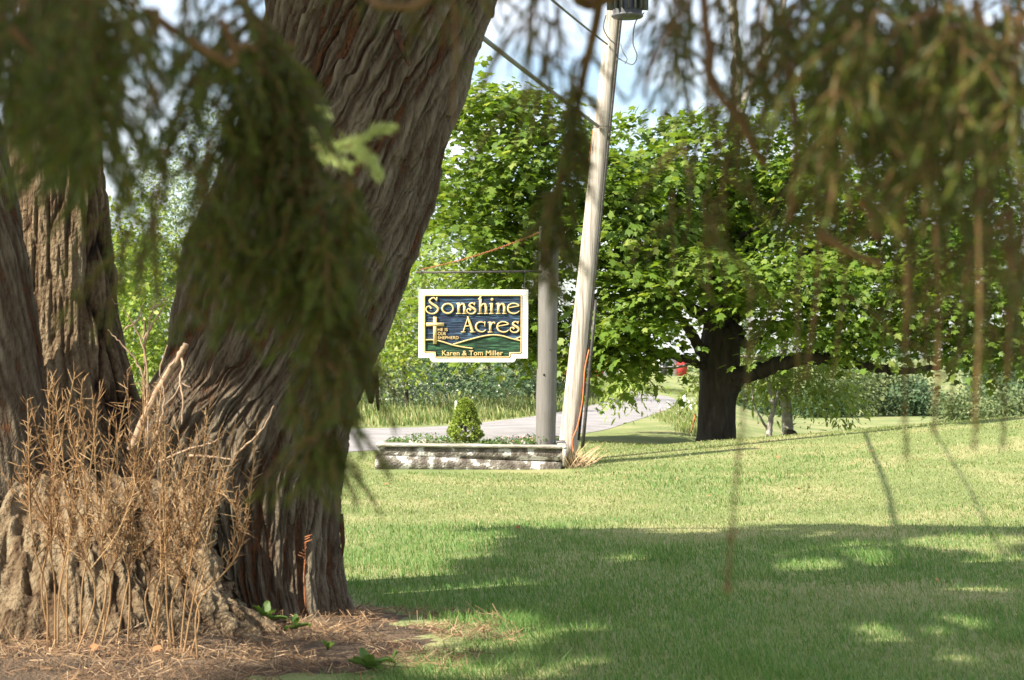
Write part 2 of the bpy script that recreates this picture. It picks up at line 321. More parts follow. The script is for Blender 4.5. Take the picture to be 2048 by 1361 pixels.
mb = MB(); blades(mb, pos[~lush], h[~lush], wd[~lush], 0.9)
tag(mb.build('lawn_grass', M['grass']), 'dry straw-tinged mown grass blades across the lawn', 'grass', kind='stuff')
mb = MB(); blades(mb, pos[lush], h[lush]*1.1, wd[lush], 0.8)
tag(mb.build('green_grass', M['lush']), 'greener grass blades patching the near lawn', 'grass', kind='stuff')
# longer tufts near the tree edge
n = 5000; ang = rng.uniform(-1.6, 0.75, n); rr = rng.normal(1.05, 0.07, n)
x = -2.15 + 2.15*rr*np.cos(ang); y = 7.75 + 1.75*rr*np.sin(ang)
kk = noise(x*3, y*3, 0, 9) > 0.0; x, y = x[kk], y[kk]
mb = MB(); blades(mb, np.stack([x, y, ground_z(x, y)-0.005], 1), rng.uniform(0.035, 0.085, len(x)), np.full(len(x), 0.0022), 0.9)
tag(mb.build('edge_grass', M['lush']), 'longer uncut grass fringing the dirt mound', 'grass', kind='stuff')
# tall verge across the road, and weeds on the near verge by the maple
def verge(n, poly_a, poly_b, hh, name, m, label, wmul=1.0):
    A = resample(np.array([gp(*q) for q in poly_a]), 200); B = resample(np.array([gp(*q) for q in poly_b]), 200)
    k = rng.integers(0, 200, n); t = rng.random(n)[:, None]
    q = A[k]*(1-t) + B[k]*t + rng.normal(0, 0.12, (n, 2))
    hgt = rng.uniform(*hh, n)*(0.45 + 0.9*np.clip(t[:, 0]*1.6, 0, 1))*(0.8 + 0.4*noise(q[:, 0]*0.8, q[:, 1]*0.8, 0, 14))
    mb = MB(); blades(mb, np.stack([q[:, 0], q[:, 1], zf(q[:, 0], q[:, 1]) - 0.02], 1), hgt, 0.0022*q[:, 1]/8*wmul*rng.uniform(1, 2.4, n), 0.7)
    return tag(mb.build(name, m), label, 'grass', kind='stuff')
verge(34000, [(-200,864),(200,860),(730,856),(900,850),(1040,835),(1100,826),(1151,817),(1200,803)], [(-200,815),(200,815),(730,812),(900,808),(1040,800),(1100,797),(1151,793),(1196,791)], (0.25, 0.65), 'verge_grass', M['tall'], 'tall unmown grass along the far side of the road', 1.6)
verge(9000, [(1310,834),(1330,826),(1352,816),(1362,806)], [(1395,868),(1400,850),(1410,835),(1415,820)], (0.07, 0.2), 'ditch_grass', M['tall'], 'tall weedy grass on the verge left of the maple trunk', 0.8)
verge(15000, [(1060,769),(1200,773),(1300,780),(1400,792)], [(1060,758),(1200,760),(1300,763),(1420,768)], (0.08, 0.22), 'meadow_grass', M['tall'], 'rough meadow grass beyond the road bend', 2.2)
# white flower heads in the two verges
for nm, nfl, A_, B_, lab in (('verge_flower', 260, [(740,845),(1180,806)], [(740,812),(1190,795)], 'white flower heads scattered in the far verge'),
                             ('ditch_flower', 40, [(1320,832),(1362,812)], [(1395,855),(1412,825)], 'white flower heads in the weeds left of the maple')):
    A = np.array([gp(*q) for q in A_]); B = np.array([gp(*q) for q in B_])
    s, t = rng.random((nfl, 1)), rng.random((nfl, 1))
    q = (A[0]*(1-s)+A[1]*s)*(1-t) + (B[0]*(1-s)+B[1]*s)*t
    T = np.array([[0,0,0],[1,0,0.1],[0.5,0.9,0.1],[-0.5,0.9,0.1],[-1,0,0.1],[-0.5,-0.9,0.1],[0.5,-0.9,0.1]]); F = np.array([[0,k,k % 6+1] for k in range(1, 7)])
    mb = MB(); z = zf(q[:, 0], q[:, 1]) + rng.uniform(0.3, 0.65, nfl)*(.45 if nm == 'ditch_flower' else 1)
    nr = rng.normal(0, 0.4, (nfl, 3)) + [0, -0.5, 0.8]
    stamp(mb, T, F, np.c_[q, z], frames(nr, rng.normal(0, 1, (nfl, 3))), rng.uniform(0.01, 0.024, nfl))
    tag(mb.build(nm, M['flower']), lab, 'flowers', kind='stuff')

# ------------------------------------------------------------------ straw and litter on the mound
n = 26000; ang = rng.uniform(0, 2*np.pi, n); rr = 1.02*np.sqrt(rng.random(n))
x = -2.15 + 2.15*rr*np.cos(ang); y = 7.75 + 1.75*rr*np.sin(ang)
kk = (y < 8.6) & (noise(x*4, y*4, 2, 55) > -0.45 + 0.5*sst(-1.2, -0.3, x)); x, y = x[kk], y[kk]; n = len(x)
a = rng.uniform(0, np.pi, n); L_ = rng.uniform(0.025, 0.07, n)*np.where(rng.random(n) < .12, 2.4, 1); el = rng.normal(0.05, 0.3, n)
d = np.stack([np.cos(a)*np.cos(el), np.sin(a)*np.cos(el), np.sin(el)], 1)
T = np.array([[-.5,-.5,0],[-.5,.5,0],[.5,.5,0],[.5,-.5,0]]); F = np.array([[0,1,2,3]])
M3 = frames(np.tile([0, -0.5, 1.], (n, 1)) + rng.normal(0, .5, (n, 3)), d)
M3[:, :, 0] *= L_[:, None]; M3[:, :, 1] *= rng.uniform(0.0015, 0.0036, n)[:, None]; M3[:, :, 2] *= L_[:, None]
mb = MB(); stamp(mb, T, F, np.c_[x, y, ground_z(x, y) + rng.uniform(0.0, 0.035, n)], M3, 1.0)
tag(mb.build('dry_straw', M['straw']), 'dry straw and needle litter heaped on the mound', 'straw', kind='stuff')

# ------------------------------------------------------------------ the old multi-stemmed tree
old = thing('old_tree', 'huge old tree with furrowed twisting bark and several leaning stems on the left', 'tree', (-1.9, 8.3, 0.2))
def worley(x, y, seed):
    ix, iy = np.floor(x).astype(np.int64), np.floor(y).astype(np.int64)
    f1 = np.full(x.shape, 9.0); f2 = np.full(x.shape, 9.0); c1 = np.zeros(x.shape); dx1 = np.zeros(x.shape); dy1 = np.zeros(x.shape); c2 = np.zeros(x.shape)
    for a_ in (-1, 0, 1):
        for b_ in (-1, 0, 1):
            jx, jy = ix+a_, iy+b_
            px_ = jx + .5 + .48*_h(jx, jy, 1, seed); py_ = jy + .5 + .48*_h(jx, jy, 2, seed)
            ex, ey = x-px_, y-py_; d_ = np.sqrt(ex*ex+ey*ey); r_ = _h(jx, jy, 3, seed); q_ = _h(jx, jy, 4, seed)
            near = d_ < f1; f2 = np.where(near, f1, np.minimum(f2, d_)); f1 = np.where(near, d_, f1)
            c1 = np.where(near, r_, c1); c2 = np.where(near, q_, c2); dx1 = np.where(near, ex, dx1); dy1 = np.where(near, ey, dy1)
    return f1, f2-f1, c1, c2, dx1, dy1
def bark(u, v, seed, wu, lv, slant, fine=0.012):
    uu = u - slant*v + 0.030*noise(u*4, v*1.6, 0, seed)
    u2 = uu + (0.16 if slant > 0.1 else 0.06)*v
    f1, e1, c1, q1, dx, dy = worley(uu/wu, v/lv, seed+2)
    _, e2, c2, q2, dx2, dy2 = worley(u2/(wu*.42)+3, v/(lv*.5), seed+3)
    big = 0.5 + 0.5*noise(uu/(wu*2.2), v/(lv*1.6), 0, seed+9)
    plate = np.clip(e1*3.2, 0, 1)**.7; fib = np.clip(e2*2.6, 0, 1)
    f = noise(uu/(fine*.75), v/(fine*20), 0, seed+4); g = noise(u2/(fine*2), v/(fine*28), 0, seed+5)
    ck = np.clip(noise(uu/(wu*1.5)+20, v/(lv*2.2), 0, seed+14)*1.6 + .45, 0.15, 1)       # some cracks run deep, others are shallow
    return -0.02 + 0.44*(1-ck*(1-plate)) + 0.15*fib*(.3+.7*plate) + 0.10*big + 0.09*(c1*.5+.5) + 0.13*(dx*q1*1.2 - dy*np.abs(c1)*.7)*plate + 0.06*(c2*.5+.5) + 0.10*dx2*q2 + 0.10*f + 0.09*g
def mixed(u, v, seed, wu, lv, slant, fine=0.012): return 0.62*bark(u, v, seed, wu, lv, slant) + 0.42*cork(u, v, seed+70, wu, lv, slant)
def cork(u, v, seed, wu, lv, slant, fine=0.009):
    uu = u - slant*v + 0.06*noise(u*5, v*4, 0, seed); vv = v + 0.04*noise(u*9, v*9, 0, seed+6)
    n1 = noise(uu/wu, vv/lv, 0, seed+2); n2 = noise(uu/(wu*0.42), vv/(lv*0.3), 0, seed+3); n3 = noise(uu/(wu*.2), vv/(lv*.12), 0, seed+5)
    return 0.45*np.clip(np.abs(n1)*3, 0, 1) + 0.25*np.clip(np.abs(n2)*2.2, 0, 1) + 0.2*np.clip(np.abs(n3)*2, 0, 1) + 0.1*noise(u*90, v*70, 0, seed+8)
def stem(name, rows_, nu, nv, amp, fn, par, m, seed, depth=0.92, lobes=0.06, label=None, vis=(0.0, 3.0), butt=0.0):
    A = np.array(rows_, float)                                             # py, L, R, Y
    zc = HC + (HROW - A[:, 0])/FPX*A[:, 3]; xl = (A[:, 1]-1024)/FPX*A[:, 3]; xr = (A[:, 2]-1024)/FPX*A[:, 3]
    o_ = np.argsort(zc); zc, xl, xr, Yc = zc[o_], xl[o_], xr[o_], A[o_, 3]
    lo, hi = zc[0], zc[-1]
    za = np.linspace(lo, min(hi, vis[1]), nv)
    if hi > vis[1]: za = np.r_[za, np.linspace(vis[1], hi, 40)[1:]]
    sm = lambda q: np.convolve(np.pad(np.interp(za, zc, q), 12, mode='reflect', reflect_type='odd'), np.hanning(27)[1:-1]/np.hanning(27).sum(), 'same')[12:-12]
    xl, xr, Yi = sm(xl), sm(xr), sm(Yc)
    s_ = np.linspace(-1, 1, nu, endpoint=False); th = np.interp(s_, [-1, -.8, .8, 1], [-np.pi, -1.72, 1.72, np.pi])
    r = (xr-xl)/2 - amp*0.45; cx = (xl+xr)/2
    TH, ZZ = np.meshgrid(th, za); RR = r[:, None]; u = RR.mean()*TH
    h = fn(u, ZZ, seed, *par)
    big = 1 + lobes*noise(np.sin(TH)*1.7+5, np.cos(TH)*1.7, ZZ*1.1, seed+40) + 0.35*lobes*noise(np.sin(TH)*5+5, np.cos(TH)*5, ZZ*3, seed+41)
    big = big + butt*(np.abs(noise(np.sin(TH)*4.2+9, ZZ*1.2, 0, seed+44))*2 - .6) + butt*.5*noise(np.sin(TH)*7, ZZ*5, 0, seed+45)
    rad = RR*big + amp*(h - 0.45)
    V = np.stack([cx[:, None] + rad*np.sin(TH), Yi[:, None] - depth*rad*np.cos(TH), ZZ + 0.25*amp*noise(u*30, ZZ*14, 0, seed+50)], -1)
    n0, k = TH.shape; i = np.arange(n0-1)[:, None]*k; j = np.arange(k)[None]; j2 = (j+1) % k
    mb = MB().add(V.reshape(-1, 3), np.stack([i+j, i+j2, i+k+j2, i+k+j], -1).reshape(-1, 4), h.ravel())
    c = V[-1].mean(0); base = (n0-1)*k; mb.add([c], np.zeros((0, 3), int), [0.3])
    mb.F.append(np.array([[base+q, base+(q+1) % k, mb.n-1] for q in range(k)]))
    o = mb.build(name, m, old, smooth=False, attr='hgt')
    if label: o['label'] = label
    return o
stem('stem', [(-1000,980,1300,8.0),(-500,800,1180,8.2),(-200,610,1085,8.4),(0,527,1010,8.4),(122,515,965,8.4),(250,470,925,8.4),(400,414,878,8.4),(482,377,852,8.4),(578,354,818,8.4),(640,342,797,8.4),(700,325,772,8.4),(750,308,745,8.4),(800,270,728,8.4),(850,250,716,8.4),(950,255,694,8.4),(1050,300,689,8.4),(1150,330,694,8.35),(1215,360,712,8.3),(1270,375,735,8.25),(1420,340,800,8.2)],
     430, 590, 0.095, bark, (0.088, 0.72, 0.26), M['bark'], 3, label='broad right-hand stem leaning right, grey-brown twisted bark')
stem('stem', [(-1100,-150,10,9.6),(-300,30,215,9.0),(0,35,206,8.75),(100,28,202,8.75),(200,18,201,8.75),(300,8,210,8.75),(400,2,223,8.75),(500,-4,231,8.75),(600,-8,244,8.75),(700,-20,262,8.75),(780,-30,285,8.7),(900,-50,310,8.6),(1200,-90,380,8.5)],
     210, 350, 0.070, bark, (0.075, 0.5, 0.03), M['bark_rough'], 91, label='upright left-hand stem with a sunlit strip of deeply cracked bark')
stem('stem', [(-1100,-620,-420,7.0),(-300,-210,-90,7.8),(100,-120,-25,8.1),(250,-95,8,8.15),(400,-85,38,8.15),(550,-80,66,8.15),(700,-85,88,8.15),(850,-95,98,8.1),(1000,-130,88,8.05),(1200,-260,80,8.0)],
     120, 240, 0.045, bark, (0.06, 0.6, -0.15), M['bark'], 55, label='smoother grey stem at the left edge of the picture')
stem('base', [(880,60,200,8.42),(925,-20,290,8.30),(960,-100,360,8.15),(1000,-180,415,7.98),(1060,-220,446,7.86),(1130,-250,470,7.75),(1210,-270,500,7.63),(1290,-300,545,7.5),(1420,-360,640,7.35)],
     400, 230, 0.17, mixed, (0.062, 0.26, 0.04), M['bark_rough'], 17, depth=0.36, lobes=0.13, butt=0.11, label='gnarled sunlit root base with corky bark')
# loose strips of bark
def strip(pts, wd, th, m, parent, name='bark_strip'):
    pts = np.array(pts); mb = MB(); n = len(pts); wd = np.broadcast_to(wd, (n,))
    Vs = []
    for k in range(n):
        a_ = 0.5*k; dx = np.array([math.cos(0.15*k)*wd[k]/2, 0.5*wd[k]*math.sin(0.3*k), 0]); dy = np.array([0, th, 0])
        Vs += [pts[k]-dx-dy, pts[k]+dx-dy, pts[k]+dx+dy, pts[k]-dx+dy]
    F = [[4*k+q, 4*k+(q+1) % 4, 4*k+4+(q+1) % 4, 4*k+4+q] for k in range(n-1) for q in range(4)] + [[3,2,1,0], [4*n-4,4*n-3,4*n-2,4*n-1]]
    return mb.add(Vs, F, np.full(4*n, 0.25)).build(name, m, parent, attr='hgt')
strip([P(735,735,8.4), P(740,760,8.38), P(741,785,8.36), P(742,808,8.35)], np.array([0.03, 0.055, 0.045, 0.02]), 0.006, M['bark'], old)
strip([P(752,742,8.36), P(754,770,8.35), P(755,800,8.35), P(757,822,8.34)], np.array([0.02, 0.018, 0.016, 0.01]), 0.006, M['bark'], old)
strip([P(683,1028,8.3), P(684,1055,8.29), P(686,1085,8.28), P(685,1112,8.27)], np.array([0.015, 0.022, 0.018, 0.006]), 0.005, M['bark'], old)
strip([P(612,140,7.95), P(604,165,7.93), P(597,190,7.93), P(592,205,7.93)], np.array([0.02, 0.035, 0.03, 0.01]), 0.006, M['bark'], old)
strip([P(792,60,7.9), P(800,90,7.88), P(812,118,7.88), P(818,132,7.88)], np.array([0.03, 0.03, 0.022, 0.008]), 0.006, M['bark'], old)
# unseen crown: leaf clumps placed on sun rays to shade lawn, stems and mound
lift = lambda p, h: p - SD/abs(SD[2])*np.asarray(h)[..., None]*1.0
def shade_lawn(px, py):
    s = np.zeros(px.shape, bool)
    e = 14*noise(px/120, py/60, 0, 61) + 8*noise(px/35, py/20, 0, 62)
    s |= (px > 930) & (py > 1058 - 6*sst(1200, 1700, px) + e*0.35)
    s |= (py > 1180 + e*0.4)
    s &= ~((px < 1010 + 2.5*e) & (py > 1086 + e*0.3) & (py < 1116 + e*0.3))
    s &= ~((px < 930 + 2.5*e) & (py > 1114) & (py < 1172 + e*0.4))
    s &= ~((noise(px/110, py/30, 0, 66) > .50) & (px > 640))
    for cx_, cy_, ax, ay in ((1930,1084,130,20),(2010,1145,80,46),(1880,1160,95,30),(1765,1268,100,30),(980,1352,240,34),(850,1220,150,17),(1420,1190,70,13),(1640,1135,100,16),(1250,1120,70,10)):
        s &= ((px-cx_ + e)/ax)**2 + ((py-cy_)/ay)**2 > 1
    return s
qx, qy = np.meshgrid(np.arange(560, 2600, 9.0), np.concatenate([np.arange(900, 1200, 4.0), np.arange(1200, 1480, 9.0)]))
qx, qy = qx.ravel(), qy.ravel(); sh = shade_lawn(qx, qy)
Yg = FPX*HC/(qy-HROW); GP = np.stack([(qx-1024)/FPX*Yg, Yg, np.zeros_like(Yg)], 1)
def sunplane(p):
    p = np.asarray(p, float); return np.stack([p[..., 0] - p[..., 2]*SD[0]/SD[2], p[..., 1] - p[..., 2]*SD[1]/SD[2]], -1)
base_lit = np.concatenate([np.array([P(a_, b_, 8.42) for a_ in range(45, 145, 14) for b_ in range(290, 760, 24)]), np.array([P(a_, b_, 7.75) for a_ in range(-80, 560, 30) for b_ in range(730, 1361, 30)]),
                           np.array([P(a_, b_, 7.1) for a_ in range(20, 560, 30) for b_ in range(740, 1361, 30)])])
strip_lit = sunplane(np.array([P(a_, b_, 8.4) for a_ in range(60, 130, 15) for b_ in range(300, 740, 25)]))
litp = np.concatenate([sunplane(GP[(~sh) & (qy < 1361) & (qx < 2060)]), sunplane(base_lit), strip_lit])
tg_l = GP[sh]; tg_l = tg_l[rng.choice(len(tg_l), 1500, p=None)]
tg_s = np.array([P(rng.uniform(380, 1000), rng.uniform(-60, 1180), 8.1) for _ in range(420)])
tg_s = np.array([p for p in tg_s if p[0] > (340 + (1240-(HROW-(p[2]-HC)/8.1*FPX))*0.28 - 1024)/FPX*8.1 - 9])
hl = np.concatenate([rng.uniform(5.0, 10.5, len(tg_l)), rng.uniform(3.0, 7.0, len(tg_s))])
tg_a = np.array([P(rng.uniform(155, 280), rng.uniform(-40, 820), 8.45) for _ in range(260)] + [P(rng.uniform(-90, 70), rng.uniform(220, 860), 7.95) for _ in range(200)])
hl = np.concatenate([hl, rng.uniform(2.0, 5.0, len(tg_a))])
TG = np.concatenate([tg_l, tg_s, tg_a])
CP = np.array([t - SD/abs(SD[2])*h_ for t, h_ in zip(TG, hl)])
sp = sunplane(CP)
dmin = np.array([np.min(np.sum((litp - q)**2, 1)) for q in sp])**0.5
crad = np.where(np.arange(len(CP)) < len(tg_l), rng.uniform(0.16, 0.42, len(CP)), rng.uniform(0.15, 0.3, len(CP)))
dbase = np.array([np.min(np.sum((sunplane(base_lit) - q)**2, 1)) for q in sp])**0.5
crad = np.minimum(np.minimum(crad, dmin), dbase - 0.16)
ok = (crad > 0.09) & (CP[:, 2] > HC + 0.215*np.clip(CP[:, 1], 0, 99) + 0.55)
CP, crad = CP[ok], crad[ok]
LEAF4 = np.array([[0,0,0],[0.45,0.28,0.05],[1,0,-0.05],[0.45,-0.28,0.05]]); LEAF4F = np.array([[0,1,2],[0,2,3]])
mb = MB()
for c, r0 in zip(CP, crad):
    k = int(22 + 260*r0*r0*1.6); d = rng.normal(0, 1, (k, 3)); d /= np.linalg.norm(d, axis=1)[:, None]
    p = c + d*(r0*rng.random(k)**0.5)[:, None]
    stamp(mb, LEAF4, LEAF4F, p, frames(rng.normal(0, 0.6, (k, 3)) + [-0.3, -0.2, 0.8], rng.normal(0, 1, (k, 3))), rng.uniform(0.12, 0.2, k))
mb.build('crown', M['oakleaf'], old)
mb = MB()
tops = [P(1140,-1000,8.0), P(990,-500,8.2), P(-70,-1100,9.6), P(-520,-1100,7.0)]
for k in range(46):
    c = CP[rng.integers(len(CP))]; t0 = min(tops, key=lambda q: np.linalg.norm(q - c)); 
    if c[2] < t0[2]*0.75: continue
    m1 = (t0+c)/2 + rng.normal(0, .3, 3) + [0, 0, .4]
    tt = np.linspace(0, 1, 7)[:, None]
    mb.tube((1-tt)**2*t0 + 2*tt*(1-tt)*m1 + tt*tt*c, np.linspace(0.10, 0.012, 7), 6)
mb.build('limbs', M['spruce_wood'], old)

# ------------------------------------------------------------------ leafy trees and bushes
MAPLE = np.array([[0,0,0.04],[.10,.42,-.04],[.30,.28,0.0],[.62,.50,-.08],[.64,.24,.0],[1.0,0,-.12],[.64,-.24,.0],[.62,-.50,-.08],[.30,-.28,.0],[.10,-.42,-.04]])
MAPLEF = np.array([[0,k,k+1] for k in range(1, 9)])
LONG = np.array([[0,0,0],[.3,.13,.02],[.65,.11,-.06],[1,0,-.2],[.65,-.11,-.06],[.3,-.13,.02]]); LONGF = np.array([[0,1,5],[1,2,4],[1,4,5],[2,3,4]])
def foliage(mb, lobes, n, T, F, size, cl=24, flat=0.35, crd=0.32, droop=0.15, shell=0.55, jitter=0.45, outw=0.65, holes=-2, hs=1.0):
    """lobes: (centre, radii); leaves in flattened sprays near each lobe's surface"""
    L = [(np.array(c), np.array(r)) for c, r in lobes]
    wgt = np.array([(r[0]*r[1]*r[2])**(2/3) for _, r in L]); wgt /= wgt.sum()
    for (c, r), q in zip(L, wgt):
        nc = max(3, int(n*q/cl)); d = rng.normal(0, 1, (nc, 3)); d /= np.linalg.norm(d, axis=1)[:, None]
        rad = shell + (1.08-shell)*rng.random(nc)**0.7
        cc = c + d*r*rad[:, None]*(1 + 0.22*noise(d[:, 0]*2.3, d[:, 1]*2.3, d[:, 2]*2.3, int(abs(c[0])*91) % 977))[:, None]
        if holes > -1:
            kp = noise(cc[:, 0]*hs, cc[:, 1]*hs, cc[:, 2]*hs*1.5, 77) > holes; cc, d = cc[kp], d[kp]; nc = len(cc)
            if nc == 0: continue
        k = rng.poisson(cl, nc) + 2; idx = np.repeat(np.arange(nc), k); m_ = len(idx)
        nr = (np.array([0, 0, 1.0]) + outw*d + rng.normal(0, 0.25, (nc, 3)))[idx]; nr /= np.linalg.norm(nr, axis=1)[:, None]
        e = np.clip(rng.normal(0, 1, (m_, 3)), -1.9, 1.9)*crd; e -= nr*np.sum(e*nr, 1)[:, None]*(1-flat)
        p = cc[idx] + e; p[:, 2] -= droop*np.sum(e*e, 1)/crd
        ln = nr + rng.normal(0, jitter, (m_, 3)); dr = d[idx]*0.7 + e/crd*0.6 + rng.normal(0, 0.4, (m_, 3)) - [0, 0, 0.35]
        stamp(mb, T, F, p, frames(ln, dr), size*rng.uniform(0.5, 1.3, m_))
def limb(mb, pts, r0, r1, k=8, n=10, wob=0.03):
    pts = np.array(pts); q = smooth3(pts, n); q[1:-1] += rng.normal(0, wob, (len(q)-2, 3))*0.5
    mb.tube(q, np.linspace(r0, r1, len(q)), k)
def smooth3(A, n=8):
    if len(A) == 2: return np.linspace(A[0], A[1], n)
    o_ = []; A = np.vstack([2*A[0]-A[1], A, 2*A[-1]-A[-2]])
    for k in range(1, len(A)-2):
        for t in np.linspace(0, 1, n, endpoint=False):
            p0, p1, p2, p3 = A[k-1:k+3]; o_.append(0.5*((2*p1)+(-p0+p2)*t+(2*p0-5*p1+4*p2-p3)*t*t+(-p0+3*p1-3*p2+p3)*t**3))
    return np.array(o_ + [A[-2]])
def lobe(px, py, Y, rx, ry, dep): return (P(px, py, Y), (rx/FPX*Y, dep, ry/FPX*Y))

# the maple beside the pole
MY = 26.5
def mlobe(px, py, Y, rx, ry, dep): return lobe(px, py, Y + 2.6, rx, ry, dep)
maple = thing('maple_tree', 'broad spreading maple tree with dark trunk right of the utility pole', 'tree', P(1430, 880, MY))
mb = MB()
tp = smooth3(np.array([P(1428,905,MY), P(1432,850,MY), P(1436,790,MY), P(1440,740,MY), P(1440,690,MY), P(1436,640,MY)]), 8)
mb.tube(tp, np.interp(np.linspace(0, 1, len(tp)), [0, .12, .3, .6, .8, 1], [0.31, .262, .25, .27, .27, .18]), 28)
Vt = mb.V[0]; ang = np.arctan2(Vt[:, 1]-MY, Vt[:, 0]-P(1434, 800, MY)[0])
Vt[:, :2] += (0.022*np.abs(np.sin(ang*9 + 3*noise(Vt[:, 2]*2, 0, 0, 4))) + 0.03*noise(np.cos(ang)*2, np.sin(ang)*2, Vt[:, 2]*1.5, 8))[:, None]*np.stack([np.cos(ang), np.sin(ang)], 1)
limb(mb, [P(1452,790,MY-.05), P(1480,755,MY-.2), P(1530,738,MY-.4), P(1620,718,MY-.6), P(1700,726,MY-.7), P(1790,742,MY-.8), P(1880,735,MY-.9)], 0.155, 0.035)
limb(mb, [P(1425,730,MY), P(1395,690,MY-.2), P(1370,650,MY-.6), P(1330,600,MY-1)], 0.11, 0.03)
limb(mb, [P(1430,745,MY), P(1380,722,MY-.3), P(1310,708,MY-.8), P(1240,690,MY-1.2)], 0.07, 0.02)
limb(mb, [P(1440,690,MY), P(1470,660,MY-.3), P(1500,690,MY-.8), P(1560,650,MY-1.0)], 0.12, 0.03)
limb(mb, [P(1438,660,MY), P(1430,560,MY), P(1440,470,MY), P(1455,380,MY), P(1470,280,MY), P(1474,180,MY), P(1472,90,MY), P(1462,-20,MY), P(1440,-160,MY)], 0.15, 0.03)
limb(mb, [P(1445,640,MY), P(1490,520,MY-.2), P(1540,440,MY-.3), P(1600,330,MY-.3), P(1690,230,MY-.2)], 0.12, 0.03)
limb(mb, [P(1440,520,MY-.3), P(1400,490,MY-.6), P(1370,455,MY-.9)], 0.07, 0.03)
limb(mb, [P(1455,510,MY-.2), P(1485,470,MY-.5), P(1515,455,MY-.8)], 0.055, 0.025)
limb(mb, [P(1440,600,MY), P(1330,480,MY-.5), P(1230,380,MY-.8), P(1100,300,MY-1), P(1010,220,MY-1.2)], 0.13, 0.02)
limb(mb, [P(1440,660,MY), P(1300,560,MY-.5), P(1150,520,MY-1), P(1000,480,MY-1.3)], 0.11, 0.02)
limb(mb, [P(1460,640,MY), P(1600,520,MY+.2), P(1780,440,MY), P(1950,420,MY)], 0.12, 0.03)
limb(mb, [P(1620,700,MY-.6), P(1760,660,MY-.4), P(1900,680,MY-.5), P(2060,690,MY-.6)], 0.06, 0.03)
limb(mb, [P(1440,640,MY), P(1460,500,MY+1), P(1420,400,MY+2), P(1380,330,MY+2.6)], 0.12, 0.03)
mb.build('trunk', M['wood_dark'], maple, smooth=True)
mb = MB()
limb(mb, [P(1474,230,MY-.1), P(1476,180,MY-.1), P(1480,150,MY-.1), P(1472,90,MY-.1), P(1464,10,MY-.1), P(1450,-90,MY-.1)], 0.052, 0.04, wob=.005)
limb(mb, [P(1480,230,MY-.15), P(1495,185,MY-.2), P(1515,145,MY-.2), P(1532,100,MY-.2), P(1560,40,MY-.2), P(1580,-60,MY-.2)], 0.06, 0.035, wob=.005)
mb.build('bare_limbs', M['wood_pale'], maple, smooth=True)['label'] = 'pale bare upper limbs against the sky'
mb = MB()
foliage(mb, [mlobe(985,300,22.6,105,130,1.2), mlobe(900,330,22.8,65,110,.9), mlobe(1080,330,22.8,100,120,1.1), mlobe(930,470,22.6,110,95,1.1), mlobe(1060,480,22.8,110,110,1.1), mlobe(1000,590,23.2,150,80,1.0), mlobe(1030,670,23.4,85,45,.8), mlobe(955,185,22.8,45,45,.4), mlobe(1040,215,22.8,50,45,.4),
             mlobe(1215,420,22.7,110,130,1.2), mlobe(1240,560,22.4,110,90,1.1), mlobe(1250,640,22.6,100,45,.9), mlobe(1330,395,23.2,100,125,1.2), mlobe(1195,690,22.7,65,36,.6),
             mlobe(1440,440,24.4,140,120,1.0), mlobe(1420,555,22.4,170,70,.9), mlobe(1340,630,22.6,70,45,.7), mlobe(1310,695,23.0,80,25,.5), mlobe(1275,715,23.0,85,24,.5), mlobe(1225,722,22.9,50,18,.4), mlobe(1365,716,23.2,42,26,.4), mlobe(1130,712,23.0,60,24,.5)], 37000, MAPLE, MAPLEF, 0.12, 44, crd=0.27, shell=0.5, flat=.14, jitter=.32, outw=.34, droop=.12, holes=-.25, hs=1.2)
foliage(mb, [mlobe(1600,400,23.6,120,170,1.2), mlobe(1590,560,22.4,140,85,1.0), mlobe(1575,650,22.5,100,45,.8), mlobe(1740,480,23,140,150,1.2), mlobe(1720,620,22.6,140,80,1.0), mlobe(1870,430,23.6,150,190,1.3), mlobe(1880,620,23,160,95,1.1), mlobe(2050,480,24,150,220,1.4), mlobe(2060,650,23.2,110,70,1), mlobe(1790,670,22.8,110,35,.7), mlobe(1920,695,23,80,35,.6), mlobe(1560,290,23.6,70,80,.6), mlobe(1640,250,23.6,60,110,.6), mlobe(1465,300,23.4,75,70,.6), mlobe(1390,275,23.6,70,55,.6), mlobe(1530,240,23.6,60,55,.5), mlobe(1250,270,23.4,50,40,.5), mlobe(1960,580,23.4,130,110,1.2), mlobe(2040,620,24.6,120,110,1.2),
             mlobe(1300,470,26,190,150,1.4), mlobe(1500,500,26.4,220,150,1.2), mlobe(1750,400,26.4,260,200,1.4)], 37000, MAPLE, MAPLEF, 0.12, 44, crd=0.27, shell=0.5, flat=.14, jitter=.32, outw=.34, droop=.12, holes=-.25, hs=1.2)
mb.build('crown', M['maple'], maple)

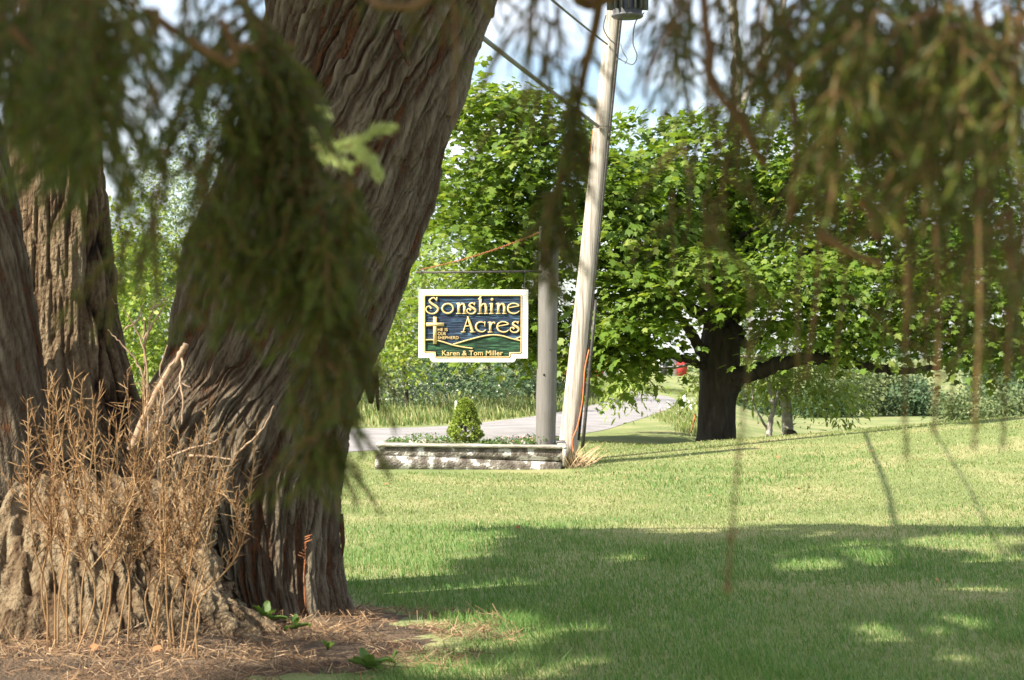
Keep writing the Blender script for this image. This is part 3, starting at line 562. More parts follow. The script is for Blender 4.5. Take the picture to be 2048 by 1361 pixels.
# pale-trunked trees behind the maple
PY = 30.0
pale = thing('pale_tree', 'small tree with pale grey bark and drooping light green leaves behind the maple trunk', 'tree', P(1574, 872, PY))
mb = MB()
limb(mb, [P(1577,890,PY), P(1574,830,PY), P(1570,780,PY), P(1566,720,PY), P(1575,650,PY)], 0.105, 0.05, wob=.006)
limb(mb, [P(1572,806,PY), P(1550,782,PY), P(1530,765,PY-.2), P(1500,745,PY-.4)], 0.05, 0.025, wob=.01)
limb(mb, [P(1568,735,PY), P(1620,705,PY), P(1690,725,PY)], 0.05, 0.015)
limb(mb, [P(1568,725,PY), P(1480,715,PY), P(1390,730,PY-.3), P(1270,740,PY-1)], 0.05, 0.015)
mb.build('trunk', M['wood_pale'], pale, smooth=True)
mb = MB()
foliage(mb, [lobe(1640,760,PY,62,48,.6), lobe(1685,780,PY,32,42,.5), lobe(1590,742,PY,70,32,.6), lobe(1520,745,PY,40,25,.5), lobe(1400,750,PY-.4,26,36,.4), lobe(1560,690,PY,150,45,.8), lobe(1285,738,PY-1,36,16,.4)], 3600, LONG, LONGF, 0.13, 14, flat=0.6, crd=0.17, droop=0.5, shell=0.3)
foliage(mb, [lobe(1240,765,PY-1,20,14,.25), lobe(1270,755,PY-1,22,12,.25), lobe(1225,778,PY-1,10,8,.15)], 620, LONG, LONGF, 0.12, 14, flat=0.6, crd=0.09, droop=0.8, shell=0.1)
mb.build('crown', M['ash'], pale)
fork = thing('young_tree', 'thin forked young tree with mottled pale bark between maple and pale trunk', 'tree', P(1540, 874, PY-.6))
mb = MB()
limb(mb, [P(1538,890,PY-.6), P(1540,850,PY-.6), P(1546,815,PY-.6), P(1538,775,PY-.6), P(1530,740,PY-.6)], 0.055, 0.02, wob=.012)
limb(mb, [P(1538,862,PY-.6), P(1522,838,PY-.6), P(1508,808,PY-.6), P(1504,770,PY-.6)], 0.025, 0.012, wob=.01)
limb(mb, [P(1544,825,PY-.6), P(1552,806,PY-.6), P(1556,780,PY-.6)], 0.03, 0.012, wob=.008)
mb.build('trunk', M['wood_pale'], fork, smooth=True)
mb = MB(); foliage(mb, [lobe(1525,745,PY-.6,40,30,.4), lobe(1555,760,PY-.6,25,25,.3)], 260, LONG, LONGF, 0.12, 12, flat=0.6, crd=0.15, droop=0.6, shell=0.3); mb.build('crown', M['ash'], fork)
# stump at its foot
mb = MB(); th = np.linspace(0, 2*np.pi, 17)[:-1]; c0 = P(1580, 873, PY-.3); prof = [(0,.125),(.03,.13),(.08,.115),(.125,.085),(.15,.03)]
V = np.array([[c0[0]+r*math.cos(t)*(1+.12*math.sin(3*t+z*20)), c0[1]+r*math.sin(t), c0[2]-.05+z*(1+.12*math.cos(2*t))] for z, r in prof for t in th]); k = 16
F = [[i*k+j, i*k+(j+1) % k, (i+1)*k+(j+1) % k, (i+1)*k+j] for i in range(len(prof)-1) for j in range(k)]; mb.add(V, F); mb.F.append(np.array([[4*k+j for j in range(16)]]))
tag(mb.build('tree_stump', M['stone'], smooth=True), 'low dark stump against the foot of the pale trunk', 'stump')

def bush(name, label, cat, lobes, n, m, size, base, group=None, T=LEAF4, F=LEAF4F, trunk=None, tm='wood_dark', **kw):
    t = thing(name, label, cat, base, group)
    mb = MB(); foliage(mb, lobes, n, T, F, size, **kw); mb.build('crown', M[m], t)
    mb = MB()
    for tr in (trunk or [[base, (np.array(lobes[0][0]) + np.array(base))/2, lobes[0][0]]]):
        limb(mb, tr, max(.02, .0025*base[1]*.5), .012, wob=.02)
    mb.build('trunk', M[tm], t, smooth=True); return t
BK = dict(cl=26, crd=0.28, shell=0.45, flat=0.6, jitter=0.7)
# behind the gap between the two stems, left
bush('shrub', 'bright yellow-green bush low in the gap between the two stems', 'bush', [lobe(290,640,31,90,110,.9), lobe(250,540,31,60,60,.6), lobe(340,720,31,80,70,.6)], 3600, 'bush_yellow', .12, P(290,850,31), **BK)
bush('shrub', 'yellow-green young tree seen high in the gap between the two stems', 'tree', [lobe(250,460,36,85,70,.9), lobe(330,520,36,70,70,.8), lobe(270,560,36,90,70,.8)], 3200, 'bush_yellow', .13, P(270,840,36), **BK)
bush('silver_tree', 'silvery-leaved tall tree behind the gap between the stems', 'tree', [lobe(350,400,44,75,90,1.3), lobe(390,500,44,80,120,1.3), lobe(310,350,44,50,60,.8), lobe(420,300,44,90,110,1.3)], 4000, 'silver', .13, P(360,820,44), **BK)
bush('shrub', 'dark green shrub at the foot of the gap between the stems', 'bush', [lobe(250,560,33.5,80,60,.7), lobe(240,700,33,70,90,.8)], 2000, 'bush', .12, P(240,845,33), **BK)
# left of and below the sign, across the road
bush('roadside_tree', 'yellow-green roadside tree just right of the leaning stem', 'tree', [lobe(800,640,38,65,70,1), lobe(840,560,38,60,80,1), lobe(790,720,37,45,40,.6)], 3000, 'bush_yellow', .13, P(815,815,38), **BK)
bush('roadside_tree', 'tall dull green roadside tree behind the left edge of the sign', 'tree', [lobe(870,520,46,80,140,1.6), lobe(830,420,46,60,90,1.2), lobe(900,660,46,90,90,1.4)], 4200, 'bush', .14, P(860,800,46),
     trunk=[[P(862,800,46), P(865,730,45), P(872,650,45), P(870,540,46)], [P(820,800,44), P(818,690,44), P(822,600,44)]], tm='wood_pale', **BK)
bush('roadside_bush', 'rounded grey-green bush beside the hanging bark strip', 'bush', [lobe(790,770,39,60,50,.8), lobe(760,740,39,45,50,.7), lobe(830,790,38.5,45,35,.6)], 3200, 'silver', .10, P(790,818,39), **BK)
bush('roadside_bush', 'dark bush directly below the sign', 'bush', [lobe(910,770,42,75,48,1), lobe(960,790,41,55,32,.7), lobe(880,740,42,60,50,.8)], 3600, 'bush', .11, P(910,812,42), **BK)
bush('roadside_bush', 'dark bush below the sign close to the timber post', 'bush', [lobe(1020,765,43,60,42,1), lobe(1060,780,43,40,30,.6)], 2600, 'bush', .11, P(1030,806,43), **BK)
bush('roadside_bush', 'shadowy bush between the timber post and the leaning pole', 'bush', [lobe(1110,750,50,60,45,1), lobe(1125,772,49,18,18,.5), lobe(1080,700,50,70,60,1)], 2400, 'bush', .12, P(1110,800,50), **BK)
bush('roadside_tree', 'deep green tree filling the gap behind the sign arm', 'tree', [lobe(960,640,48,110,120,1.6), lobe(1060,600,48,90,130,1.6)], 3600, 'bush', .15, P(990,800,48), **BK)
# treeline beyond the field on the right
for k, (px, py, Y, rx, ry, m_, lab) in enumerate([
    (1700,775,62,55,58,'bush_olive','olive-green bush at the field edge just right of the drooping leaves'), (1765,765,64,60,75,'bush_olive','tall olive-green bush in the middle of the field-edge hedge'),
    (1640,800,60,60,36,'bush','dark low bush at the field edge behind the drooping leaves'), (1830,790,63,50,45,'bush','dark bush at the field edge right of the tall olive one'),
    (1560,800,66,60,36,'bush','dark low bush at the field edge behind the pale trunk'), (1480,795,70,50,32,'bush','low dark bush far behind the gap right of the maple trunk'),
    (1930,815,46,50,34,'bush_olive','rounded light green bush near the right lawn crest'), (2025,812,44,60,38,'bush_olive','light green bush at the right edge of the picture'),
    (1985,740,52,45,70,'bush','bluish green bush standing behind the two rounded light bushes'), (2070,720,50,60,90,'bush','tall bluish green tree at the far right edge')]):
    c = P(px, py, Y)
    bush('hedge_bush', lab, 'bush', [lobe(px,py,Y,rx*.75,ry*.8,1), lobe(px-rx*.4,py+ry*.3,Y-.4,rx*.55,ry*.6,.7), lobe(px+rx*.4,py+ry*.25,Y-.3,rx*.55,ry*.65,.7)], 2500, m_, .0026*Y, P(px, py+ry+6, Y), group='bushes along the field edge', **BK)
# far wood closing the view
mb = MB()
foliage(mb, [(np.array([xx, 150 + 10*math.sin(xx), 3.0 + 2.0*math.sin(xx*.37)]), (7, 5, 4.2 + 1.6*math.sin(xx*.9))) for xx in np.arange(-75, 90, 7.0) if not (1 < xx < 13)], 16000, LEAF4, LEAF4F, .75, cl=20, crd=1.3, shell=.5, flat=.7, jitter=.7)
tag(mb.build('distant_wood', M['bush']), 'far dark wood closing the horizon', 'wood', kind='stuff')

# ------------------------------------------------------------------ planter
def wob_box(mb, c, size, rot=(0, 0, 0), nseg=24, amp=0.006, seed=0):
    """a long plank with slightly uneven edges"""
    sx, sy, sz = size; t = np.linspace(-.5, .5, nseg+1); V = []
    Rm = np.array(mathutils.Euler(rot).to_matrix())
    for k, q in enumerate(t):
        for cy, cz in ((-1,-1),(1,-1),(1,1),(-1,1)):
            d = amp*noise(q*9 + cy, cz*3.1, 0, seed)
            V.append([q*sx, cy*sy/2 + d, cz*sz/2 + amp*noise(q*7, cy*2.2 + cz, 0, seed+1)])
    V = np.array(V) @ Rm.T + np.array(c)
    F = [[4*k+q, 4*k+(q+1) % 4, 4*k+4+(q+1) % 4, 4*k+4+q] for k in range(nseg) for q in range(4)] + [[0,1,2,3][::-1], [4*nseg,4*nseg+1,4*nseg+2,4*nseg+3]]
    return mb.add(V, F)
PLY = 19.6
pl = thing('planter', 'low weathered planter box with peeling white paint below the sign', 'planter', P(944, 935, PLY))
xl_, xr_ = P(754,0,PLY)[0], P(1130,0,PLY)[0]; wd_ = xr_-xl_; xc_ = (xl_+xr_)/2
zt = P(0,889,PLY)[2]
wob_box(MB(), (xc_+.004, PLY+.03, zt-.016), (wd_+.03, .11, .036), (0, R(0.75), 0), seed=3).build('cap_board', M['cap'], pl)
wob_box(MB(), (xc_, PLY+.032, zt-.036-.062), (wd_-.01, .05, .128), (0, R(0.75), 0), seed=5).build('front_board', M['planter'], pl)
wob_box(MB(), (xc_-.03, PLY+.018, zt-.185-.055), (wd_-.02, .075, .16), (0, R(2.2), 0), seed=8).build('lower_board', M['planter'], pl)
for sx_, nm in ((xl_+.03, 'side_board'), (xr_-.03, 'side_board')):
    MB().box((sx_, PLY+.49, zt-.15), (.05, .80, .25)).build(nm, M['planter'], pl)
    MB().box((sx_, PLY+.48, zt-.012), (.10, .78, .03)).build('cap_board', M['cap'], pl)
MB().box((xc_, PLY+.92, zt-.13), (wd_-.01, .05, .26)).build('back_board', M['planter'], pl)
MB().box((xr_-.004, PLY+.0, zt-.12), (.045, .05, .24)).build('corner_post', M['cap'], pl)
X, Yy = np.meshgrid(np.linspace(xl_+.06, xr_-.06, 30), np.linspace(PLY+.06, PLY+.89, 14)); Z = zt-.05+.025*noise(X*6, Yy*6, 0, 2)
i = np.arange(13)[:, None]*30; j = np.arange(29)[None]
MB().add(np.stack([X, Yy, Z], -1).reshape(-1, 3), np.stack([i+j, i+j+1, i+30+j+1, i+30+j], -1).reshape(-1, 4)).build('soil', M['dirt'], pl, smooth=True)
# ground cover in the planter
n = 2000; x = rng.uniform(xl_+.1, xr_-.12, n); y = rng.uniform(PLY+.07, PLY+.85, n)
hh = (0.04 + 0.08*np.clip(noise(x*3, 0, 0, 4) + .35*(x < -.6), -.3, 1))*rng.random(n)
mb = MB(); stamp(mb, LEAF4, LEAF4F, np.c_[x, y, zt-.04+np.abs(hh)+.02*rng.random(n)], frames(rng.normal(0, .6, (n, 3)) + [0, -.3, 1], rng.normal(0, 1, (n, 3))), rng.uniform(.018, .045, n))
tag(mb.build('ground_cover', M['broad']), 'low leafy ground cover filling the planter', 'plants', kind='stuff')
n = 90; x = np.r_[rng.uniform(.05, .45, 60), rng.uniform(xl_+.2, .1, 30)]; y = rng.uniform(PLY+.1, PLY+.6, n)
mb = MB(); stamp(mb, LEAF4, LEAF4F, np.c_[x, y, zt+rng.uniform(.02, .09, n)], frames(rng.normal(0, .6, (n, 3)) + [0, -.8, .6], rng.normal(0, 1, (n, 3))), rng.uniform(.015, .03, n))
tag(mb.build('planter_flower', M['pink']), 'tiny pink flowers in the planter left of the post', 'flowers', kind='stuff')
n = 300; a_ = rng.random(n); x = xr_ + .02 + .26*rng.random(n)**1.5; y = PLY + rng.uniform(-.06, .35, n)
mb = MB(); blades(mb, np.c_[x, y, zf(x, y)-.01], rng.uniform(.08, .36, n)*(1-.5*(x-xr_)/.3), np.full(n, .0028), 1.5)
M['hay'] = mat('dead_grass', [(0.0, (0.24, 0.15, 0.08)), (0.5, (0.38, 0.27, 0.15)), (1.0, (0.50, 0.38, 0.23))], rough=0.8, island=True)
tag(mb.build('dry_tuft', M['hay']), 'tuft of dead straw-coloured grass at the planter right end', 'grass tuft')

# dwarf spruce in the planter
dc = P(931, 886, PLY+.3)
dw = thing('dwarf_spruce', 'small bright green conical dwarf spruce growing in the planter', 'shrub', dc)
mb = MB(); limb(mb, [dc-[0,0,.06], dc+[0,0,.2], dc+[0,0,.43]], .018, .004, wob=.003)
for k in range(9): limb(mb, [dc+[0,0,.02+.02*k], dc+[.13*math.cos(k*2.4)*(1-k*.06), .13*math.sin(k*2.4)*(1-k*.06), .06+.03*k]], .006, .002, n=4, wob=.002)
mb.build('trunk', M['spruce_wood'], dw)
mb = MB()
for k in range(430):
    t = rng.random()**1.25; z = .03 + .45*t; rmax = np.interp(t, [0, .12, .3, .5, .75, .92, 1], [.13, .20, .185, .135, .10, .065, .02])
    a_ = rng.uniform(0, 2*np.pi); r0 = rmax*rng.uniform(.7, 1.0)
    c = dc + np.array([r0*math.cos(a_), r0*math.sin(a_), z]); k2 = 34; d = rng.normal(0, 1, (k2, 3)) + np.array([math.cos(a_), math.sin(a_), .35]); d /= np.linalg.norm(d, axis=1)[:, None]
    stamp(mb, np.array([[0,.0,0],[.6,.2,0],[1,0,0],[.6,-.2,0]]), LEAF4F, c + d*.004, frames(rng.normal(0, 1, (k2, 3)), d), rng.uniform(.018, .032, k2))
mb.build('crown', M['dwarf'], dw)

# ------------------------------------------------------------------ timber post with arm and chain
SY = 19.75
pst = thing('sign_post', 'square weathered grey timber post with iron arm standing in the planter', 'post', P(1092, 890, SY))
b0, b1 = P(1091,905,SY+.1), P(1098.5,453,SY+.1); wpost = 35/FPX*SY
nz = 40; V = []
for k in range(nz+1):
    c = b0 + (b1-b0)*k/nz
    for cx_, cy_ in ((-1,-1),(1,-1),(1,1),(-1,1)):
        q = np.array([cx_*wpost/2, cy_*wpost/2, 0]) + .003*np.array([noise(k*.4, cx_*3, 0, 3), noise(k*.4, cy_*3, 0, 4), 0])
        q = mathutils.Matrix.Rotation(R(-11), 3, 'Z') @ mathutils.Vector(q); V.append(c + np.array(q))
F = [[4*k+q, 4*k+(q+1) % 4, 4*k+4+(q+1) % 4, 4*k+4+q] for k in range(nz) for q in range(4)] + [[3,2,1,0], [4*nz,4*nz+1,4*nz+2,4*nz+3]]
MB().add(V, F).build('post', M['post'], pst)
# knots and checks on the post's face
for px_, py_, s_ in ((1096,550,.010),(1088,750,.012),(1100,700,.008),(1104,505,.007)):
    th = np.linspace(0, 2*np.pi, 13)[:-1]; c = P(px_, py_, SY-.012+.028*(px_-1092)/18*-1*.9)
    MB().add(np.r_[[c-[0,.004,0]], [c + [s_*math.cos(t), .012, s_*1.1*math.sin(t)] for t in th]], [[0, 1+k, 1+(k+1) % 12] for k in range(12)]).build('knot', M['wood_dark'], pst)
ay = SY+.02
MB().tube([P(1082,543,ay), P(960,544.5,ay), P(832,545.5,ay)], .0125, 10).build('arm', M['iron'], pst, smooth=True)
# sagging twisted chain stay, real links
A_, B_ = P(840,540,ay), P(1086,462,ay+.02)
mb = MB(); nl = 58; th = np.arange(10)/10*2*np.pi
for k in range(nl):
    t = (k+.5)/nl; c = A_*(1-t) + B_*t - np.array([0, 0, 0.045*4*t*(1-t)*.9]); d = (B_-A_)/np.linalg.norm(B_-A_)
    up = np.array([0, 0, 1.]); up = up - d*np.dot(up, d); up /= np.linalg.norm(up); sd_ = np.cross(d, up)
    ax = up if k % 2 else sd_
    mb.tube([c + d*.017*math.cos(q) + ax*.009*math.sin(q) for q in np.r_[th, th[:1]]], .0032, 5, cap=False)
o = mb.build('chain', M['rust'], pst); o['kind'] = 'stuff'

# ------------------------------------------------------------------ the hanging sign
sg = thing('hanging_sign', 'carved blue and green sign with gold lettering and white border hanging from the arm', 'sign', P(946, 716, SY-.03))
ZS = 260/1966.0
def sp3(zx, zy, off=0.0): return P(820 + zx*ZS, 560 + zy*ZS, SY - .03) + np.array([0, -off, 0])
def arc(cx, cy, rx, ry, a0, a1, n=8): return [(cx + rx*math.cos(R(t)), cy + ry*math.sin(R(t))) for t in np.linspace(a0, a1, n)]
def slab(poly, y0, y1, name, m, parent=None):
    """extruded outline on the sign's face; y0 back offset, y1 front offset"""
    import bmesh
    parent = parent or sg
    n = len(poly); V = [sp3(a, b, y0) for a, b in poly] + [sp3(a, b, y1) for a, b in poly]
    bm = bmesh.new(); vs = [bm.verts.new(v) for v in V]
    bm.faces.new(vs[n:]); bm.faces.new(vs[:n][::-1])
    for k in range(n): bm.faces.new((vs[k], vs[(k+1) % n], vs[n+(k+1) % n], vs[n+k]))
    bmesh.ops.recalc_face_normals(bm, faces=bm.faces); bmesh.ops.triangulate(bm, faces=[f for f in bm.faces if len(f.verts) > 4])
    me = bpy.data.meshes.new(name); bm.to_mesh(me); bm.free(); me.materials.append(m)
    o = bpy.data.objects.new(name, me); COL.objects.link(o); o.parent = parent
    o.matrix_parent_inverse = mathutils.Matrix.Translation(-mathutils.Vector(sg.location)) if parent == sg else mathutils.Matrix(); return o
outer = [(135,147),(1787,150),(1780,1188),(1612,1188)] + arc(1540,1185,62,62,10,90,5) + arc(365,1183,62,62,90,170,5) + [(292,1180),(128,1178)]
def inner(g):
    return (arc(245+g*0,262,35-g,35-g,180,270,5) + arc(1662,262,35-g,35-g,270,360,5) + arc(1660,1085,33-g,33-g,0,90,5) + [(1525-g,1118-g)] + arc(1492,1152,30-g,30-g,10,90,5)
            + arc(408,1152,34-g,34-g,90,175,5) + [(366+g,1108-g)] + arc(247,1072,35-g,35-g,90,180,5))
slab(outer, -.05, -.006, 'back_board', M['white'])
# white rim as a ring around the panel
def ring(Pa, Pb, y0, y1, name, m):
    Pa, Pb = np.array(Pa), np.array(Pb)
    def rs(Q, n=160):
        Q = np.vstack([Q, Q[:1]]); c = np.array([955., 690.]); 
        a_ = np.unwrap(np.arctan2(Q[:, 1]-c[1], Q[:, 0]-c[0])); t = np.linspace(a_.min()+1e-6, a_.max()-1e-6, n, endpoint=False)
        if a_[-1] < a_[0]: Q, a_ = Q[::-1], a_[::-1]
        t = a_[0] + np.linspace(0, 2*np.pi, n, endpoint=False); aa = np.maximum.accumulate(a_ + np.arange(len(a_))*1e-7)
        r_ = np.stack([np.interp(t, aa, Q[:, 0]), np.interp(t, aa, Q[:, 1])], 1); return r_
    n = 160
    mb = MB(); V = []
    for Q in (Pa, Pb):
        for yy in (y0, y1): V += [sp3(a, b, yy) for a, b in Q]
    n = len(Pa); I = lambda s_, k: s_*n + k % n
    F = [];
    for k in range(n):
        F += [[I(1,k), I(1,k+1), I(3,k+1), I(3,k)], [I(0,k+1), I(0,k), I(2,k), I(2,k+1)], [I(0,k), I(0,k+1), I(1,k+1), I(1,k)], [I(2,k+1), I(2,k), I(3,k), I(3,k+1)]]
    return mb.add(V, F).build(name, m, sg)
import bmesh
def frame_with_hole(outp, inp, y0, y1, name, m):
    """flat frame between two different outlines, filled by bmesh"""
    bm = bmesh.new(); es = []
    for poly in (outp, inp):
        vs = [bm.verts.new(sp3(a, b, y1)) for a, b in poly]; es += [bm.edges.new((vs[k], vs[(k+1) % len(vs)])) for k in range(len(vs))]
    r_ = bmesh.ops.triangle_fill(bm, edges=es, use_beauty=True, use_dissolve=False)
    fs = [f for f in bm.faces]
    ex = bmesh.ops.extrude_face_region(bm, geom=fs)
    for v in [g_ for g_ in ex['geom'] if isinstance(g_, bmesh.types.BMVert)]: v.co.y += (y1-y0)
    bmesh.ops.recalc_face_normals(bm, faces=bm.faces)
    me = bpy.data.meshes.new(name); bm.to_mesh(me); bm.free(); me.materials.append(m)
    o = bpy.data.objects.new(name, me); COL.objects.link(o); o.parent = sg; o.matrix_parent_inverse = mathutils.Matrix.Translation(-mathutils.Vector(sg.location)); return o
frame_with_hole(outer, inner(0), -.0055, .012, 'white_border', M['white'])
ring(inner(-5), inner(1), -.005, .0125, 'brown_outline', M['edge'])
ring(inner(1.5), inner(20), -.0045, .016, 'gold_border', M['gold'])
ring(inner(20.5), inner(27), -.0045, .006, 'brown_outline', M['edge'])
# carved panels: blue sky and green hills with horizontal grain in relief
def hill_y(zx):
    l1 = np.interp(zx, [200,345,480,640,700], [912,910,935,985,1005]); l2 = np.interp(zx, [640,660,900,1150,1270,1400,1560,1700], [990,975,905,845,832,850,893,930])
    return np.where(zx < 650, l1, l2)
zxs = np.linspace(212, 1690, 90)
def panel(name, m, top, bot, nr, seed):
    V = []; H = []
    T_ = np.linspace(0, 1, nr)
    tb = [(top(q), bot(q)) for q in zxs]
    for t in T_:
        for q, (a, b) in zip(zxs, tb):
            zy = a + (b-a)*t; h_ = .5 + .5*noise(q/180, zy/11, 0, seed) + .28*noise(q/60, zy/6, 0, seed+1)
            H.append(h_*.62); V.append(sp3(q, zy, -.004 + .006*h_))
    n = len(zxs); i = np.arange(nr-1)[:, None]*n; j = np.arange(n-1)[None]
    return MB().add(V, np.stack([i+j, i+j+1, i+n+j+1, i+n+j], -1).reshape(-1, 4), H).build(name, m, sg, attr='hgt')
panel('sky_panel', M['blue'], lambda q: 240, lambda q: float(hill_y(q)), 130, 3)
panel('hill_panel', M['green'], lambda q: float(hill_y(q)), lambda q: (1160 if 380 < q < 1510 else 1100), 70, 9)
# gold strokes: polyline with varying width
def stroke(pts, wds, name='letter', m='gold', y1=.016, n=7, parts=None):
    A = np.array(pts, float); W_ = np.array(wds, float) if np.ndim(wds) else np.full(len(A), float(wds))
    if len(A) > 2:
        q = smooth3(np.c_[A, W_], n); A, W_ = q[:, :2], q[:, 2]
    t = np.gradient(A, axis=0); t /= np.linalg.norm(t, axis=1)[:, None]+1e-9; nn = np.stack([-t[:, 1], t[:, 0]], 1)
    a_, b_ = A + nn*W_[:, None]/2, A - nn*W_[:, None]/2
    mb = parts if parts is not None else MB(); k = len(A); V = []
    for Q, yy in ((a_, -.001), (b_, -.001), (b_, y1), (a_, y1)): V += [sp3(u_, v_, yy) for u_, v_ in Q]
    F = []
    for q in range(k-1):
        for s_ in range(4):
            s2 = (s_+1) % 4; F.append([s_*k+q, s_*k+q+1, s2*k+q+1, s2*k+q])
    F += [[0, k, 2*k, 3*k], [k-1, 4*k-1, 3*k-1, 2*k-1]]
    mb.add(V, F)
    return mb
def letter(strokes, label=None):
    mb = MB()
    for q, (p_, w_) in enumerate(strokes): stroke(p_, w_, parts=mb, y1=.016 + .0004*q)
    o = mb.build('letter', M['gold'], sg); return o
foot = lambda x, y, w=60: ([(x-w/2, y), (x+w/2, y)], 12)
head = lambda x, y: ([(x-38, y+14), (x-10, y-2)], 14)
def ess(cx, cy, hx, hy):
    return [([(cx+.55*hx, cy-.62*hy), (cx+.1*hx, cy-.92*hy), (cx-.45*hx, cy-.6*hy), (cx-.1*hx, cy-.22*hy), (cx+.5*hx, cy+.1*hy), (cx+.75*hx, cy+.45*hy), (cx+.35*hx, cy+.86*hy), (cx-.35*hx, cy+.93*hy), (cx-.88*hx, cy+.6*hy), (cx-.85*hx, cy+.2*hy), (cx-.45*hx, cy+.08*hy), (cx-.2*hx, cy+.35*hy)],
             [18,20,26,34,36,30,24,20,20,18,20,34]), ([(cx+.58*hx, cy-1.0*hy), (cx+.56*hx, cy-.5*hy)], 15)]
letter(ess(345, 392, 108, 130))
letter([(arc(572,436,82,72,0,360,25), 26)])
letter([([(738,350),(738,515)], 38), head(738,356), foot(740,512,84), ([(750,400),(785,365),(815,375),(824,415)], [14,22,32,36]), ([(824,400),(826,515)], 36), foot(828,511,66)])
letter(ess(935, 433, 78, 88))
letter([([(1065,285),(1065,515)], 38), ([(1030,300),(1068,262),(1082,262)], [8,24,10]), foot(1066,512,84), ([(1078,400),(1110,365),(1140,375),(1150,415)], [14,22,32,36]), ([(1150,400),(1152,515)], 36), foot(1154,511,66)])
letter([([(1236,352),(1236,515)], 38), head(1236,356), foot(1238,512,80), (arc(1243,300,11,11,0,360,12), 22)])
letter([([(1338,350),(1338,515)], 38), head(1338,356), foot(1340,512,84), ([(1350,400),(1385,365),(1415,375),(1426,415)], [14,22,32,36]), ([(1426,400),(1428,515)], 36), foot(1430,511,66)])
letter([([(1655,470),(1620,500),(1565,512),(1505,490),(1482,440),(1495,390),(1540,362),(1600,362),(1640,382),(1652,402)], [10,18,22,26,28,24,18,18,20,14]), ([(1490,425),(1570,412),(1652,396)], [12,16,14])])
letter([([(882,560),(848,660),(808,785)], [14,16,18]), ([(872,556),(908,660),(950,790)], [20,38,42]), ([(840,700),(915,700)], 14), foot(808,790,74), foot(948,790,84)])
letter([([(1150,755),(1110,785),(1060,785),(1012,750),(1000,700),(1025,655),(1080,640),(1130,655)], [10,18,24,28,28,24,18,16]), ([(1134,632),(1132,712)], 14)])
letter([([(1215,635),(1215,795)], 36), head(1215,638), foot(1216,792,80), ([(1228,690),(1245,655),(1275,648),(1288,665)], [12,18,24,20])])
letter([([(1495,755),(1460,785),(1405,792),(1345,768),(1322,718),(1335,668),(1380,640),(1440,640),(1480,660),(1492,680)], [10,18,22,26,28,24,18,18,20,14]), ([(1330,704),(1410,690),(1492,674)], [12,16,14])])
letter(ess(1590, 715, 78, 88))
# cross, hill lines
MBc = MB(); stroke([(379,560),(379,972)], 54, parts=MBc, y1=.018); stroke([(246,676),(515,676)], 52, parts=MBc, y1=.0186); MBc.build('cross', M['gold'], sg)
for q, ln in enumerate(([(222,911),(345,909),(480,935),(640,985),(780,1015),(952,1040)], [(655,976),(780,940),(900,905),(1040,868),(1150,845),(1270,834),(1400,850),(1480,873),(1560,896),(1692,928)], [(1588,900),(1692,856)])):
    stroke(ln, 20, y1=.012+.0005*q).build('hill_line', M['gold'], sg)
def text(body, x0, x1, ytop, ybot, bold):
    cu = bpy.data.curves.new('t', 'FONT'); cu.body = body; cu.size = 1; cu.extrude = .02; cu.offset = bold; cu.space_character = 1.03
    ob = bpy.data.objects.new('t', cu); COL.objects.link(ob); dg = bpy.context.evaluated_depsgraph_get(); dg.update()
    me = bpy.data.meshes.new_from_object(ob.evaluated_get(dg)); bpy.data.objects.remove(ob)
    co = np.zeros(len(me.vertices)*3); me.vertices.foreach_get('co', co); co = co.reshape(-1, 3)
    mn, mxx = co.min(0), co.max(0)
    fy = ybot - (co[:, 1]-0)/(mxx[1])*(ybot-ytop); fx = x0 + (co[:, 0]-mn[0])/(mxx[0]-mn[0])*(x1-x0); fz = np.where(co[:, 2] > 0, .013, -.001)
    V = np.array([sp3(a, b, c) for a, b, c in zip(fx, fy, fz)]); me.vertices.foreach_set('co', V.astype(np.float32).ravel()); me.update()
    me.materials.clear(); me.materials.append(M['gold']); o = bpy.data.objects.new('lettering', me); COL.objects.link(o); o.parent = sg
    o.matrix_parent_inverse = mathutils.Matrix.Translation(-mathutils.Vector(sg.location)); o['label'] = 'small raised gold lettering reading ' + body
text('HE IS', 420, 570, 730, 776, .008); text('OUR', 420, 545, 790, 838, .008); text('SHEPHERD', 420, 735, 853, 898, .008)
text('Karen & Tom Miller', 486, 1405, 1070, 1143, .010)
for px_ in (843, 1049):
    c = P(px_, 0, ay); z0, z1 = P(0,545,ay)[2], P(0,583,ay)[2]; mb = MB()
    mb.tube([[c[0]-.0, ay-.018, z0-.005], [c[0], ay-.012, z0+.018], [c[0], ay+.012, z0+.018], [c[0], ay+.018, z0-.02], [c[0]+.006, ay, (z0+z1)/2], [c[0], ay-.02, z1+.02], [c[0], ay-.01, z1-.012], [c[0], ay-.004, z1+.01]], .0038, 6)
    mb.tube([[c[0]+.015*math.cos(t), ay-.01, z1+.02+.02*math.sin(t)] for t in np.linspace(0, 2*np.pi, 13)], .003, 5, cap=False)
    mb.build('hook', M['iron'], sg)

